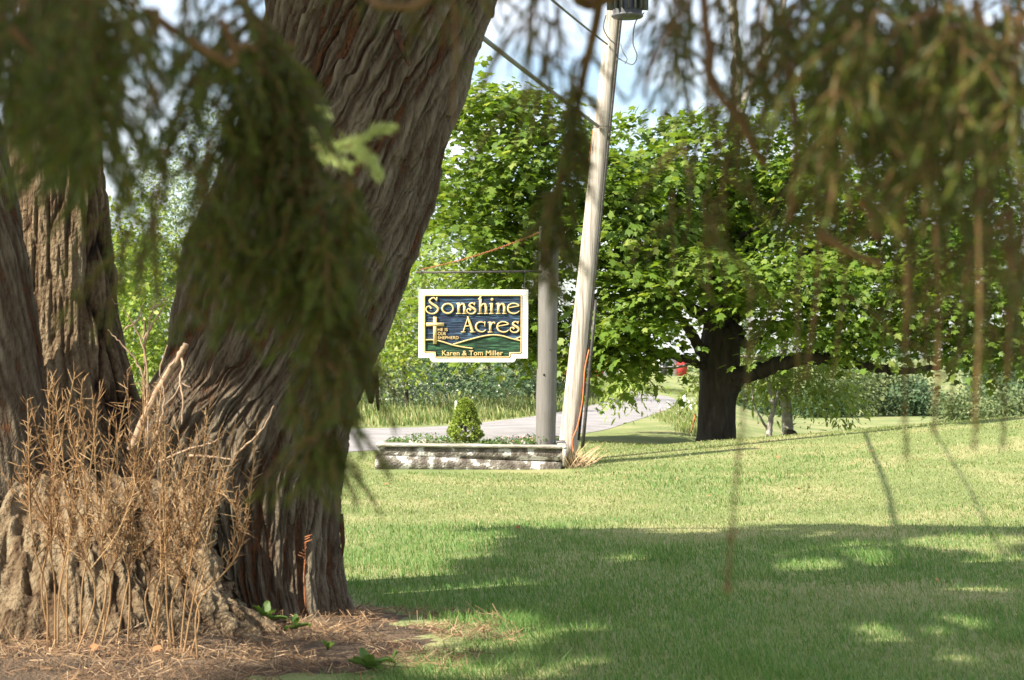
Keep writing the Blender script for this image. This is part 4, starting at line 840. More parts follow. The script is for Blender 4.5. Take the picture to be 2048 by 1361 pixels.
# ------------------------------------------------------------------ leaning utility pole
UY = 21.0
up_ = thing('utility_pole', 'leaning sun-bleached wooden utility pole beside the timber post', 'pole', P(1137, 895, UY))
pole_pts = np.array([P(1135,915,UY) + (P(1226,40,UY)-P(1135,915,UY))*t for t in np.linspace(0, 1.95, 60)])
mb = MB(); mb.tube(pole_pts, np.interp(np.linspace(0, 1, 60), [0, .5, 1], [.120, .088, .078]), 28)
V = mb.V[0]; an = np.arctan2(V[:, 1]-UY, np.tile(np.cos(np.arange(28)/28*2*np.pi), 60)*0 + V[:, 0] - np.repeat(pole_pts[:, 0], 28))
V[:, :2] += (.004*noise(an*5, V[:, 2]*.8, 0, 3) + .003*np.sign(noise(an*11, V[:, 2]*.5, 0, 5)))[:, None]*np.stack([np.cos(an), np.sin(an)], 1)
mb.build('pole', M['pole'], up_, smooth=True)
ax_ = lambda py: P(1135 + (915-py)*91/875, py, UY)
off = lambda py, dx, dy: ax_(py) + np.array([dx, dy, 0])
MB().tube([off(py, .105 - .00002*(900-py), -.06) for py in (880, 760, 600, 420, 250, 120, 30, -40)], .017, 8).build('conduit', M['iron'], up_, smooth=True)
mb = MB(); mb.tube(smooth3(np.array([off(905,.06,-.14), off(880,.03,-.145), off(850,.075,-.14), off(800,.10,-.115), off(740,.09,-.125), off(700,.115,-.095)])), .0075, 6)
mb.build('orange_cable', M['orange'], up_)
mb = MB(); mb.tube(smooth3(np.array([off(330,-.110,-.05), off(315,-.110,-.05), off(300,-.108,-.06), off(262,-.10,-.07)])), .005, 5); mb.build('orange_cable', M['orange'], up_)
for py in (255,):
    mb = MB(); c = ax_(py); rr_ = np.interp(py, [40, 915], [.104, .134])
    mb.tube([c + [rr_*math.cos(t), rr_*math.sin(t), 0] for t in np.linspace(0, 2*np.pi, 20)], .004, 5, cap=False); mb.build('band', M['iron'], up_)
# transformer can
tcn = ax_(-40) + np.array([.10, -.30, 0]); zt0 = P(0,36,UY-.3)[2]
prof = [(0, 0), (0, .17), (.015, .185), (.03, .185), (.035, .17), (.75, .17), (.76, .18), (.80, .18), (.86, .10), (.88, 0)]
th = np.arange(28)/28*2*np.pi; V = np.array([[tcn[0]+r*math.cos(t), tcn[1]+r*math.sin(t), zt0+z] for z, r in prof for t in th]); k = 28
F = [[i*k+j, i*k+(j+1) % k, (i+1)*k+(j+1) % k, (i+1)*k+j] for i in range(len(prof)-1) for j in range(k)]
tr = MB().add(V, F).build('transformer', M['galv'], up_, smooth=False)
for q in range(9):
    a_ = R(190 + q*20); c = tcn + np.array([.205*math.cos(a_), .205*math.sin(a_), 0]); c[2] = zt0+.39
    MB().box(c, (.075, .012, .62), (0, 0, a_)).build('fin', M['galv'], tr)
MB().box(((tcn[0]+ax_(0)[0])/2+.0, UY-.12, zt0+.4), (.10, .16, .12)).build('bracket', M['iron'], up_)
mb = MB()
mb.tube(smooth3(np.array([tcn+[.19,-.05,zt0-tcn[2]+.05], P(1271,45,UY-.35), P(1266,85,UY-.3), P(1274,112,UY-.28), P(1266,129,UY-.25), P(1250,124,UY-.2), P(1238,118,UY-.15), P(1234,120,UY-.12)])), .008, 6)
mb.tube(smooth3(np.array([P(1241,88,UY-.12), P(1246,105,UY-.2), P(1254,118,UY-.2), P(1250,128,UY-.18)])), .006, 5)
mb.tube(smooth3(np.array([P(1212,30,UY-.3), P(1207,55,UY-.25), P(1216,75,UY-.2), P(1232,90,UY-.13)])), .007, 5)
mb.build('loose_cable', M['cable'], up_)
# overhead wires reach from the pole back over the camera's left
def wire(name, label, a, b, sag, r, m='cable'):
    t = np.linspace(0, 1, 40)[:, None]; pts = a*(1-t) + b*t - np.array([0, 0, 1.])*sag*4*t*(1-t)
    return tag(MB().tube(pts, r, 7).build(name, M[m], smooth=True), label, 'wire')
pa = ax_(255) + np.array([-.05, -.11, 0])
q6 = P(975,90,13.8); dirc = (q6 - pa); dirc /= dirc[1]
wire('service_cable', 'thick grey overhead cable running from upper left to the pole', pa, pa + dirc*(-4.0 - pa[1]) + np.array([0,0,.35]), .09, .021)
pb = ax_(92) + np.array([-.04, -.10, 0]); q7 = P(1100,2,14.5); dirc = (q7 - pb); dirc /= dirc[1]
wire('twisted_wire', 'thin twisted overhead wire meeting the pole below the transformer', pb, pb + dirc*(-4.0 - pb[1]) + np.array([0,0,.35]), .09, .011)

# thin dark pipe, marker stakes, white pipe
tag(MB().tube([P(1165,897,22.2), P(1171,830,22.2), P(1178,750,22.2), P(1184,690,22.2), P(1192,600,22.2)], [.023,.022,.021,.02,.018], 10).build('metal_pipe', M['iron'], smooth=True), 'thin dark leaning metal pipe just right of the utility pole', 'pipe')
def stake(name, label, px, y0, y1, Y, r, m, lean=0, tip=None, cat='marker stake'):
    t = thing(name, label, cat, P(px, y0, Y)); a, b = P(px, y0+4, Y), P(px+lean, y1, Y)
    MB().tube([a, a*.5+b*.5, b, b+[0,0,r*.4]], [r, r, r, r*.6], 10).build('shaft', M[m], t, smooth=True)
    if tip: MB().tube([b-(b-a)*.28, b+[0,0,r*.6]], [r*1.25, r*1.2], 10).build('tip', M[tip], t)
    return t
stake('white_pipe', 'short white pipe standing on the verge left of the maple trunk', 1369, 832, 792, 40, .038, 'plastic')
stake('marker_stake', 'small stake with white tip beside the road bend', 1319, 836, 812, 39, .014, 'rust', tip='plastic', lean=1)
stake('marker_stake', 'leaning orange-tipped stake close to the maple trunk', 1379, 872, 830, 30, .014, 'rust', tip='orange', lean=12)
stake('marker_stake', 'short white marker in the far verge above the dwarf spruce', 912, 822, 803, 35, .022, 'plastic')

# ------------------------------------------------------------------ barn and shed beyond the bend
BY = 112.0
barn = thing('red_barn', 'red barn with a white end wall far beyond the road bend', 'barn', P(1165, 761, BY))
c0, c1 = P(1030,762,BY), P(1206,762,BY); zb = c0[2]
for k in range(24):
    xx = c0[0] + (c1[0]-c0[0])*(k+.5)/24
    MB().box((xx, BY+.03*(k % 2), zb+.65), ((c1[0]-c0[0])/24*.96, .12, 1.3)).build('plank', M['red'], barn)
d0, d1 = P(1206,762,BY), P(1238,762,BY)
for k in range(5):
    xx = d0[0]+(d1[0]-d0[0])*(k+.5)/5; MB().box((xx, BY+.1+.03*(k % 2), zb+.65), ((d1[0]-d0[0])/5*.96, .12, 1.3)).build('plank', M['barnwhite'], barn)
xm = (c0[0]+d1[0])/2; wb = d1[0]-c0[0]
MB().add([[c0[0]-.3, BY-.3, zb+1.28], [d1[0]+.3, BY-.3, zb+1.28], [d1[0]+.3, BY+3.5, zb+2.4], [c0[0]-.3, BY+3.5, zb+2.4], [d1[0]+.3, BY+7.2, zb+1.28], [c0[0]-.3, BY+7.2, zb+1.28]], [[0,1,2,3],[3,2,4,5]]).build('roof', M['roof'], barn)
for xx in (c0[0]+.1, d1[0]-.1): MB().add([[xx,BY+.15,zb],[xx,BY+6.9,zb],[xx,BY+6.9,zb+1.3],[xx,BY+3.5,zb+2.3],[xx,BY+.15,zb+1.3]], [[0,1,2,3,4]]).build('end_wall', M['red'], barn)
shed = thing('white_shed', 'small pale shed with red end seen far off under the maple branches', 'shed', P(1340, 752, 118))
s0, s1, s2 = P(1316,753,118), P(1354,753,118), P(1374,753,118)
MB().box(((s0[0]+s1[0])/2, 118.5, s0[2]+.65), (s1[0]-s0[0], 1, 1.3)).build('wall', M['barnwhite'], shed)
MB().box(((s1[0]+s2[0])/2+.01, 118.4, s0[2]+.62), (s2[0]-s1[0], 1.1, 1.24)).build('red_end', M['red'], shed)
MB().box(((s0[0]+s1[0])/2, 118.4, s0[2]+1.36), (s1[0]-s0[0]+.2, 1.4, .1)).build('roof', M['roof'], shed)
MB().box(((s0[0]+s1[0])/2-.25, 117.97, s0[2]+.45), (.45, .06, .8)).build('door', M['glass'], shed)

# ------------------------------------------------------------------ fallen leaves
T = MAPLE*np.array([1, 1, 2.2])
spots = [(776,975),(855,1010),(935,995),(1355,968),(1040,1068),(1245,965),(1470,1075),(1508,918),(1520,926),(1710,950),(1715,945),(1900,948),(1930,953),(1985,880),(1870,1175),(690,1002),(1715,930),(1835,945),(1150,955),(1600,990),(1560,940),(1740,935),(1980,1010),(1420,1000),(1010,1020)]
for k, (px_, py_) in enumerate(spots):
    g_ = gp(px_, py_); mb = MB(); nr = rng.normal(0, .35, (1, 3)) + [0, -.2, 1]
    stamp(mb, T, MAPLEF, np.array([[g_[0], g_[1], float(zf(g_[0], g_[1])) + .045]]), frames(nr, rng.normal(0, 1, (1, 3))), rng.uniform(.022, .05))
    tag(mb.build('fallen_leaf', M['fallen']), 'small orange-brown fallen leaf lying on the lawn', 'leaf', 'fallen leaves on the lawn')
for k, (px_, py_, Yp) in enumerate([(190,1328,6.95),(320,1335,6.95),(98,1345,6.9)][:2]):
    g_ = P(px_, py_, Yp); mb = MB(); stamp(mb, T, MAPLEF, np.array([[g_[0], g_[1], float(ground_z(g_[0], g_[1]))+.04]]), frames(np.array([[.2,-.3,1.]]), rng.normal(0, 1, (1, 3))), .045)
    tag(mb.build('fallen_leaf', M['fallen']), 'orange-brown fallen leaf lying on the straw under the weeds', 'leaf', 'fallen leaves on the straw')

# ------------------------------------------------------------------ dead seed-stalk weeds at the tree base
def weed_plant(px0, y0, px1, y1, Y, nb, label):
    a, b = P(px0, y0, Y), P(px1, y1, Y - .12)
    a[2] = float(ground_z(a[0], a[1])) - .02
    t = thing('dead_weed', label, 'dry weed', a, 'dead seed stalks at the tree base')
    md = (a+b)/2 + np.array([rng.normal(0, .05), rng.normal(0, .03), 0]); ml = a*.75+b*.25 + np.array([rng.normal(0, .03), 0, 0])
    main = smooth3(np.array([a, ml, md, b]), 8)
    mb = MB(); mb.tube(main, np.linspace(.0042, .0018, len(main)), 5, cap=False)
    pods = MB(); axes = [main[int(len(main)*.55):]]
    for q in range(nb):
        s0 = main[int(len(main)*rng.uniform(.38, .8))]; L_ = rng.uniform(.18, .42); d = np.array([rng.normal(0, .42), rng.normal(-.05, .2), 1.0]); d /= np.linalg.norm(d)
        br = smooth3(np.array([s0, s0 + d*L_*.5 + [d[0]*.03, 0, -.01], s0 + d*L_ + [0, 0, .03]]), 6)
        mb.tube(br, np.linspace(.0026, .0013, len(br)), 4, cap=False); axes.append(br[2:])
    TT = np.array([[0,.5,0],[0,-.25,.43],[0,-.25,-.43],[.55,.5,.0],[.55,-.25,.43],[.55,-.25,-.43],[1,0,0]])
    FF = np.array([[0,1,4],[0,4,3],[1,2,5],[1,5,4],[2,0,3],[2,3,5],[3,4,6],[4,5,6],[5,3,6]])
    for axl in axes:
        L_ = np.sum(np.linalg.norm(np.diff(axl, axis=0), axis=1)); n_ = int(L_/.0125)
        if n_ < 3: continue
        tt = np.linspace(0, len(axl)-1.001, n_); ii = tt.astype(int); p = axl[ii] + (axl[ii+1]-axl[ii])*(tt-ii)[:, None]
        tan = axl[np.minimum(ii+1, len(axl)-1)] - axl[ii]; tan /= np.linalg.norm(tan, axis=1)[:, None]+1e-9
        rd = rng.normal(0, 1, (n_, 3)); rd[:, 1] *= .7; rd -= tan*np.sum(rd*tan, 1)[:, None]; rd /= np.linalg.norm(rd, axis=1)[:, None]
        d = tan*.75 + rd*.62 + [0, 0, .25]; M3 = frames(rng.normal(0, 1, (n_, 3)), d); ln = rng.uniform(.035, .075, n_)
        M3[:, :, 0] *= ln[:, None]; M3[:, :, 1] *= .0031; M3[:, :, 2] *= .0031
        stamp(pods, TT, FF, p, M3, 1.0)
    mb.build('stalk', M['weed'], t); o = pods.build('seed_pods', M['weed'], t); o['kind'] = 'stuff'
tall_l = {0: 'dead brown weed leaning out furthest left against the grey stem', 25: 'dead brown weed spreading furthest right over the right-hand stem'}
W = [(95,1300,55,800),(105,1310,95,755),(115,1330,110,790),(150,1300,90,850),(110,1325,150,745),(160,1310,140,830),(135,1335,165,760),(150,1330,195,820),(200,1310,185,790),(180,1300,250,800),
     (205,1290,235,880),(230,1320,285,760),(255,1310,300,780),(320,1340,250,870),(330,1320,315,840),(315,1335,290,800),(345,1310,320,900),(290,1300,330,860),(350,1320,350,840),(360,1310,415,830),
     (300,1280,385,880),(335,1320,440,860),(380,1300,430,960),(365,1330,470,850),(310,1280,490,880),(395,1290,515,845)]
for k, (a_, b_, c_, d_) in enumerate(W):
    weed_plant(a_, b_, c_, d_, rng.uniform(6.95, 7.25), int(rng.integers(2, 6)), tall_l.get(k, 'dead brown weed with upright seed pods in the clump before the tree base'))
# broken branch and loose sticks
br = thing('broken_branch', 'pale broken branch propped up behind the weeds with a snapped end', 'branch', P(285, 860, 7.85))
mb = MB(); limb(mb, [P(262,900,7.95), P(300,815,7.9), P(335,750,7.85), P(360,712,7.82), P(372,688,7.8)], .02, .0125, n=6, wob=.004)
mb.build('limb', M['twig'], br, smooth=True)
mb = MB(); limb(mb, [P(362,712,7.82), P(366,735,7.78), P(360,760,7.75), P(366,800,7.72), P(363,850,7.7)], .006, .003, n=5, wob=.003); limb(mb, [P(361,765,7.75), P(372,772,7.74), P(382,775,7.74)], .004, .002, n=4, wob=.001); limb(mb, [P(361,770,7.75), P(345,795,7.74), P(325,815,7.74)], .004, .002, n=4, wob=.002)
mb.build('side_twig', M['twig'], br)
for lab, pts, r0 in (('thin pale stick angled across the weeds towards the right-hand stem', [P(318,924,7.45), P(380,898,7.4), P(420,888,7.4), P(443,876,7.38)], .005),
                     ('thick pale stick lying level in the weeds', [P(378,912,7.5), P(420,914,7.5), P(450,918,7.5), P(475,920,7.5)], .006),
                     ('thin curved stick rising right of the weeds', [P(470,910,7.5), P(505,880,7.45), P(530,850,7.45), P(548,812,7.45)], .005),
                     ('brown stick lying low across the mound', [P(180,1312,7.25), P(235,1270,7.3), P(290,1245,7.35)], .005),
                     ('straight pale stick lying level at the foot of the base', [P(185,1240,7.4), P(220,1246,7.38), P(262,1250,7.36)], .005)):
    mb = MB(); limb(mb, pts, r0, r0*.55, n=6, wob=.003); tag(mb.build('dead_stick', M['twig']), lab, 'stick')
sh_ = thing('bare_shrub', 'leafless thin-twigged shrub in the gap between the two stems', 'shrub', P(290, 800, 8.0))
mb = MB()
for pts in ([P(292,900,7.9), P(290,740,7.95), P(286,650,8.0), P(284,610,8.0)], [P(296,900,7.9), P(292,720,7.9), P(262,640,7.9), P(224,598,7.85)], [P(290,700,7.95), P(305,620,7.9), P(315,570,7.9)], [P(300,620,7.9), P(330,600,7.9), P(352,586,7.9)],
            [P(288,680,7.95), P(320,625,7.95), P(340,600,7.95)], [P(300,790,7.9), P(275,730,7.9), P(245,690,7.9), P(215,660,7.9)], [P(310,880,7.8), P(330,800,7.8), P(320,740,7.8), P(335,690,7.8)], [P(250,660,7.9),P(275,640,7.9),P(284,612,7.9)]):
    limb(mb, pts, .005, .0018, n=6, wob=.006)
mb.build('twigs', M['twig'], sh_)

# ------------------------------------------------------------------ small green weeds
def rosette(label, px_, py_, Y, nl, L_, name='broadleaf_weed', up=.6):
    c = P(px_, py_, Y); c[2] = float(ground_z(c[0], c[1])) + .0
    t = thing(name, label, 'weed', c)
    for k in range(nl):
        a_ = 2*np.pi*k/nl + rng.normal(0, .3); e = rng.uniform(.2, up+.5); l = L_*rng.uniform(.7, 1.15); n_ = 7; q = np.linspace(0, 1, n_)
        cx = np.stack([l*q*np.cos(a_)*math.cos(e), l*q*np.sin(a_)*math.cos(e), l*(q*math.sin(e) - .35*q*q)], 1) + c + [0, 0, .02]
        wv = l*.17*np.sin(np.pi*np.clip(q*.93+.05, 0, 1))*(1 + .25*np.cos(q*22)); s_ = np.array([-math.sin(a_), math.cos(a_), 0])
        V = np.concatenate([cx - s_*wv[:, None] + [0,0,.012], cx, cx + s_*wv[:, None] + [0,0,.012]])
        F = [[i, i+1, n_+i+1, n_+i] for i in range(n_-1)] + [[n_+i, n_+i+1, 2*n_+i+1, 2*n_+i] for i in range(n_-1)]
        MB().add(V, F).build('leaf', M['broad'], t, smooth=True)
rosette('bright dandelion-like weed at the bottom edge below the mound', 735, 1352, 6.9, 10, .12)
rosette('small green weed at the foot of the right-hand stem by the corky base', 530, 1150, 7.75, 8, .13, up=1.0)
rosette('tiny green sprout on the mound under the right-hand stem', 590, 1215, 7.6, 6, .08, up=1.0)
rosette('little green sprout beside the dandelion-like weed', 785, 1310, 7.05, 6, .07, up=1.0)
rosette('tiny sprout on the straw below the right-hand stem', 655, 1270, 7.2, 5, .06, up=1.0)
mb = MB(); limb(mb, [P(612,1215,7.75), P(608,1150,7.75), P(612,1085,7.75)], .004, .002, n=5, wob=.003)
for k in range(12): p_ = P(610,1130-k*5,7.75); mb.tube([p_, p_+[rng.normal(0,.012), -.01, .012]], [.003,.002], 4)
tag(mb.build('dock_stalk', M['rust']), 'single rusty-brown seed stalk before the right-hand stem', 'dry weed')

# ------------------------------------------------------------------ the spruce the camera looks out from under
spr = thing('spruce_tree', 'out-of-focus spruce tree with drooping needled boughs hanging close to the camera', 'tree', (-0.5, -2.6, 0))
mb = MB(); mb.tube(np.array([[-.5,-2.6,-.1],[-.5,-2.6,.3],[-.48,-2.6,2],[-.5,-2.58,5],[-.5,-2.6,9],[-.5,-2.6,13]]), [.34,.26,.22,.17,.1,.02], 20); mb.build('trunk', M['spruce_wood'], spr, smooth=True)
NT = np.array([[0,.5,0],[0,-.5,0],[.85,-.4,.03],[1,.25,.02]]); NF = np.array([[0,1,2],[0,2,3]])
KEEP = sunplane(np.array([P(a_, b_, 2.03) for a_, b_ in ((628,298),(660,290),(705,285),(745,265),(640,270),(720,305),(745,330),(488,400),(490,420),(650,225),(612,245),(680,320),(768,258))]))
class Bough:
    def __init__(s): s.w = MB(); s.n = MB(); s.new = MB()  # new: tip needles in the painted sunlit colour
    def twig(s, pts, r0, r1, dens=900, ln=.0155, new=False, k=5, bare=0.0):
        pts = np.asarray(pts, float); s.w.tube(pts, np.linspace(r0, r1, len(pts)), k, cap=False)
        if dens <= 0: return
        seg = np.linalg.norm(np.diff(pts, axis=0), axis=1); L_ = seg.sum(); n_ = int(L_*dens*1.05*(1-bare))
        if n_ < 2: return
        d_ = np.r_[0, np.cumsum(seg)]; tt = L_*(bare + (1-bare)*rng.random(n_)); p = np.stack([np.interp(tt, d_, pts[:, q]) for q in range(3)], 1)
        ii = np.clip(np.searchsorted(d_, tt)-1, 0, len(pts)-2); tan = (pts[ii+1]-pts[ii])/seg[ii][:, None]
        rd = rng.normal(0, 1, (n_, 3)); rd -= tan*np.sum(rd*tan, 1)[:, None]; rd /= np.linalg.norm(rd, axis=1)[:, None]
        d = tan*.75 + rd*.72; M3 = frames(rd + .3*rng.normal(0, 1, (n_, 3)), d); l = ln*rng.uniform(.75, 1.15, n_)
        M3[:, :, 0] *= l[:, None]; M3[:, :, 1] *= (.0014 if new else .0014); M3[:, :, 2] *= l[:, None]
        stamp(s.new if new else s.n, NT, NF, p, M3, 1.0)
    def spray(s, start, L_, side=0.0, nsub=6, dens=900, bare=0.0, sub=(.04, .10)):
        """a branchlet hanging from start: curved stem with small side twigs"""
        start = np.asarray(start, float); sw = rng.normal(side, .12); dp = rng.normal(0, .12)
        t = np.linspace(0, 1, 7)[:, None]
        path = start + np.array([sw, dp, 0])*L_*t**.7 - np.array([0, 0, 1.])*L_*t**1.15 + np.array([.02, 0, 0])*L_*np.sin(t*5+rng.uniform(0, 6))*t
        hi = path[path[:, 2] > 1.37]
        if len(hi) and np.min(((sunplane(hi)[:, None] - KEEP[None])**2).sum(-1)) < .05**2 and start[2] > 1.40: return
        s.twig(path, .0017, .0009, dens, bare=bare)
        for q in range(nsub):
            u_ = rng.uniform(.08, .85); i0 = int(u_*6); p = path[i0]; l = rng.uniform(*sub)*(1-.4*u_)
            a_ = rng.uniform(0, 2*np.pi); o_ = np.array([math.cos(a_)*.95, math.sin(a_)*.7, 0])
            tt = np.linspace(0, 1, 5)[:, None]; s.twig(p + o_*l*tt - np.array([0, 0, 1.])*l*(.25*tt + .75*tt*tt), .0014, .0009, dens, bare=0 if bare < .5 else .6, k=4)
    def build(s, label=None):
        o = s.w.build('bough', M['spruce_twig'], spr, smooth=True)
        if label: o['label'] = label
        for m_, q in ((s.n, 'needle'), (s.new, 'needle_lit')):
            if m_.n:
                c = m_.build('needles', M[q]); c.parent = o; c.matrix_parent_inverse = o.matrix_basis.inverted(); c['kind'] = 'stuff'
                c.matrix_parent_inverse = mathutils.Matrix.Translation(mathutils.Vector((0, 0, 0)))
                c.matrix_world = mathutils.Matrix()
        return o
SPRAYS = []
def limb_path(root_z, pts): return smooth3(np.array([np.array([-.48, -2.5, root_z])] + pts), 12)
# A: big drooping bough left of centre
B = Bough()
mainA = limb_path(2.7, [np.array([-.55,-.6,2.35]), np.array([-.5,.9,2.05]), P(400,-170,1.72), P(500,40,1.74), P(560,220,1.75), P(620,420,1.75), P(650,590,1.75), P(648,760,1.75), P(628,905,1.75)])
B.twig(mainA[:46], .012, .006, 0); tailA = mainA[45:]
B.twig(tailA, .005, .0016, 700)
for k in range(len(tailA)):
    f_ = k/len(tailA)
    for q in range(2 if f_ < .6 else 1):
        s_ = rng.choice([-1, 1]); L_ = rng.uniform(.05, .12)*(1 - .6*f_)
        B.spray(tailA[k] + rng.normal(0, .010, 3), L_, side=s_*rng.uniform(.15, .85)*(1 - .45*f_), nsub=3, sub=(.03, .065), dens=640)
# more sprays on its left flank
for k in range(17): B.spray(P(rng.uniform(395, 560), rng.uniform(230, 580), rng.uniform(1.68, 1.9)), rng.uniform(.05, .11), rng.normal(0, .15), 4, sub=(.03, .06), dens=700)
for k in range(17):
    px_ = rng.uniform(400, 600); B.spray(P(px_, rng.uniform(20, 430), rng.uniform(1.68, 1.9)), rng.uniform(.06, .13), rng.normal(-.05, .2), 4, sub=(.03, .07))
for k in range(11):
    py_ = rng.uniform(400, 600); B.spray(P(rng.uniform(610, 725), py_ - 60, rng.uniform(1.68, 1.82)), rng.uniform(.04, .08), .15, 4, sub=(.025, .06))
# the sunlit tip: sunlight painted in with a much paler needle colour
tip0 = [P(598,200,2.108), P(612,245,2.083), P(628,298,2.057)]; B.twig(tip0, .003, .0022, 500)
for pts in ([P(628,298,2.057), P(660,296,2.032), P(705,288,2.007), P(740,268,1.994), P(768,258,1.988)], [P(610,245,2.070), P(625,262,2.051), P(640,275,2.045), P(652,290,2.038)], [P(690,294,2.013), P(715,302,2.000), P(738,318,1.994), P(752,342,1.994)], [P(640,298,2.045), P(662,318,2.032), P(690,330,2.026)], [P(606,205,2.095), P(628,212,2.070), P(648,226,2.057)]):
    B.twig(smooth3(np.array(pts), 4), .0018, .0011, 3600, 0.0185, new=True)
for pts in ([P(488,392,2.032), P(493,410,2.019), P(490,428,2.013)], [P(488,392,2.032), P(478,408,2.019), P(470,420,2.013)]): B.twig(smooth3(np.array(pts), 4), .0018, .001, 4600, .015, new=True)
B.build('drooping dark green bough with one sunlit tip, left of centre')
# B: left-hand canopy across the top left corner
B = Bough()
lb = limb_path(2.6, [np.array([-.9,-.4,2.2]), P(-160,-260,1.5), P(60,-120,1.6), P(300,-90,1.7), P(560,-70,1.8)])
B.twig(lb, .012, .004, 0)
for k in range(46):
    px_ = rng.uniform(-80, 225) if k % 3 else rng.uniform(-80, 560); Y = rng.uniform(1.35, 1.95)
    B.spray(P(px_, rng.uniform(-120, 60), Y), rng.uniform(.06, .14 if px_ < 300 else .12), 0, 4)
for k in range(14): B.spray(P(rng.uniform(20, 220), rng.uniform(100, 240), rng.uniform(1.4, 1.9)), rng.uniform(.04, .08), 0, 4)
for k in range(13): B.spray(P(rng.uniform(215, 420), rng.uniform(60, 330), rng.uniform(1.6, 2.1)), rng.uniform(.05, .12), 0, 3, dens=420)
for k in range(4): B.spray(P(rng.uniform(225, 400), rng.uniform(330, 470), rng.uniform(1.7, 2.0)), rng.uniform(.05, .13), 0, 3, dens=500)
for pts, r_ in (([P(290,20,1.5), P(345,60,1.5), P(400,95,1.5), P(465,132,1.5)], .0048), ([P(440,40,1.5), P(458,70,1.5), P(472,130,1.5)], .004), ([P(165,130,1.45), P(185,112,1.45), P(205,92,1.45)], .0035), ([P(0,30,1.45), P(60,95,1.45), P(110,140,1.45)], .0035), ([P(268,0,1.5), P(262,60,1.5), P(272,100,1.5), P(282,128,1.5)], .0035), ([P(300,160,1.6), P(308,190,1.6), P(312,215,1.6)], .0035), ([P(180,30,1.5), P(172,60,1.5)], .003), ([P(470,95,1.5), P(500,90,1.5), P(512,105,1.5)], .003)):
    B.twig(smooth3(np.array(pts), 4), r_, r_*.7, 0)
B.build('dense shaded bough across the top left corner')
# C: centre top twig arc
B = Bough(); B.twig(smooth3(np.array([P(600,-200,1.9), P(700,-60,1.6), P(745,2,1.5), P(790,14,1.5), P(840,8,1.5), P(880,-40,1.5)]), 8), .004, .003, 0); 
B.twig(smooth3(np.array([P(905,-60,1.5), P(908,30,1.5), P(912,110,1.5), P(905,210,1.52), P(915,262,1.52)]), 8), .0018, .001, 60, .010)
for k in range(9): B.spray(P(rng.uniform(700, 1010), rng.uniform(-130, -70), 1.6), rng.uniform(.03, .055), 0, 2, dens=300)
B.build('bare twig arching in front of the top of the right-hand stem')
# D: right-hand boughs
B = Bough()
ld = limb_path(2.8, [np.array([.1,-.6,2.45]), P(1000,-330,1.4), P(1190,-60,1.6), P(1165,160,1.68), P(1120,360,1.7), P(1090,500,1.7)])
B.twig(ld, .010, .0016, 0); td = ld[46:]
for k in range(len(td)):
    B.spray(td[k] + rng.normal(0, .006, 3), rng.uniform(.03, .065), rng.normal(-.05, .15), 2, dens=650, sub=(.02, .04))
for k in range(6): B.spray(P(rng.uniform(1060, 1130), rng.uniform(-80, 20), 1.6), rng.uniform(.06, .13), 0, 3, dens=260, bare=.2)
B.build('narrow hanging bough in front of the pole wires')
B = Bough()
le = limb_path(2.7, [np.array([.2,-.5,2.4]), P(1150,-260,1.5), P(1350,-70,1.65), P(1650,-40,1.75), P(2100,-30,1.85)])
B.twig(le, .011, .004, 0)
for k in range(24): 
    px_ = rng.uniform(1290, 1600); B.spray(P(px_, rng.uniform(-90, 60), rng.uniform(1.5, 1.95)), rng.uniform(.05, .16), 0, 3, dens=420)
for k in range(10): B.spray(P(rng.uniform(1300, 1560), rng.uniform(80, 300), rng.uniform(1.55, 1.95)), rng.uniform(.05, .12), 0, 2, dens=380)
for k in range(4): B.spray(P(rng.uniform(1300, 1560), rng.uniform(300, 420), rng.uniform(1.55, 1.95)), rng.uniform(.06, .13), 0, 2, dens=400)
for pts, r_ in (([P(1405,-40,1.55), P(1412,60,1.55), P(1420,110,1.55), P(1418,160,1.55), P(1448,205,1.55), P(1480,240,1.55), P(1500,285,1.55), P(1530,330,1.56)], .0046), ([P(1575,120,1.55), P(1590,240,1.55), P(1592,300,1.55), P(1588,360,1.55), P(1580,440,1.55)], .0042), ([P(1592,310,1.55), P(1610,335,1.55)], .003), ([P(1664,340,1.5), P(1664,385,1.5), P(1660,420,1.5)], .0048), ([P(1635,465,1.5), P(1690,500,1.5), P(1760,530,1.5)], .0045), ([P(1720,400,1.5), P(1742,430,1.5), P(1752,480,1.5)], .005), ([P(1350,40,1.6), P(1300,140,1.6), P(1290,200,1.6)], .0025)):
    B.twig(smooth3(np.array(pts), 4), r_, r_*.75, 0)
B.build('see-through bough with pale bare twigs right of the pole')
B = Bough()
lg = limb_path(2.5, [np.array([.7,-.5,2.2]), P(1500,-400,1.2), P(1700,-90,1.5), P(1900,-60,1.6), P(2150,-40,1.7)])
B.twig(lg, .012, .004, 0)
for k in range(72): 
    px_ = 1590 + 500*rng.random()**.85; B.spray(P(px_, rng.uniform(-100, 100), rng.uniform(1.35, 1.9)), rng.uniform(.05, .13), 0, 6, dens=650, sub=(.03, .08))
for k in range(34): B.spray(P(rng.uniform(1620, 2080), rng.uniform(100, 280), rng.uniform(1.4, 1.95)), rng.uniform(.05, .11), 0, 5, dens=520, sub=(.03, .08))
for k in range(24): 
    px_ = 1780 + 290*rng.random(); B.spray(P(px_, rng.uniform(260, 520), rng.uniform(1.4, 1.95)), rng.uniform(.05, .14), 0, 2, dens=420)
for k in range(6):
    px_ = rng.uniform(1600, 2050); B.spray(P(px_, rng.uniform(400, 560), rng.uniform(1.45, 1.9)), rng.uniform(.08, .2), 0, 1, dens=350)
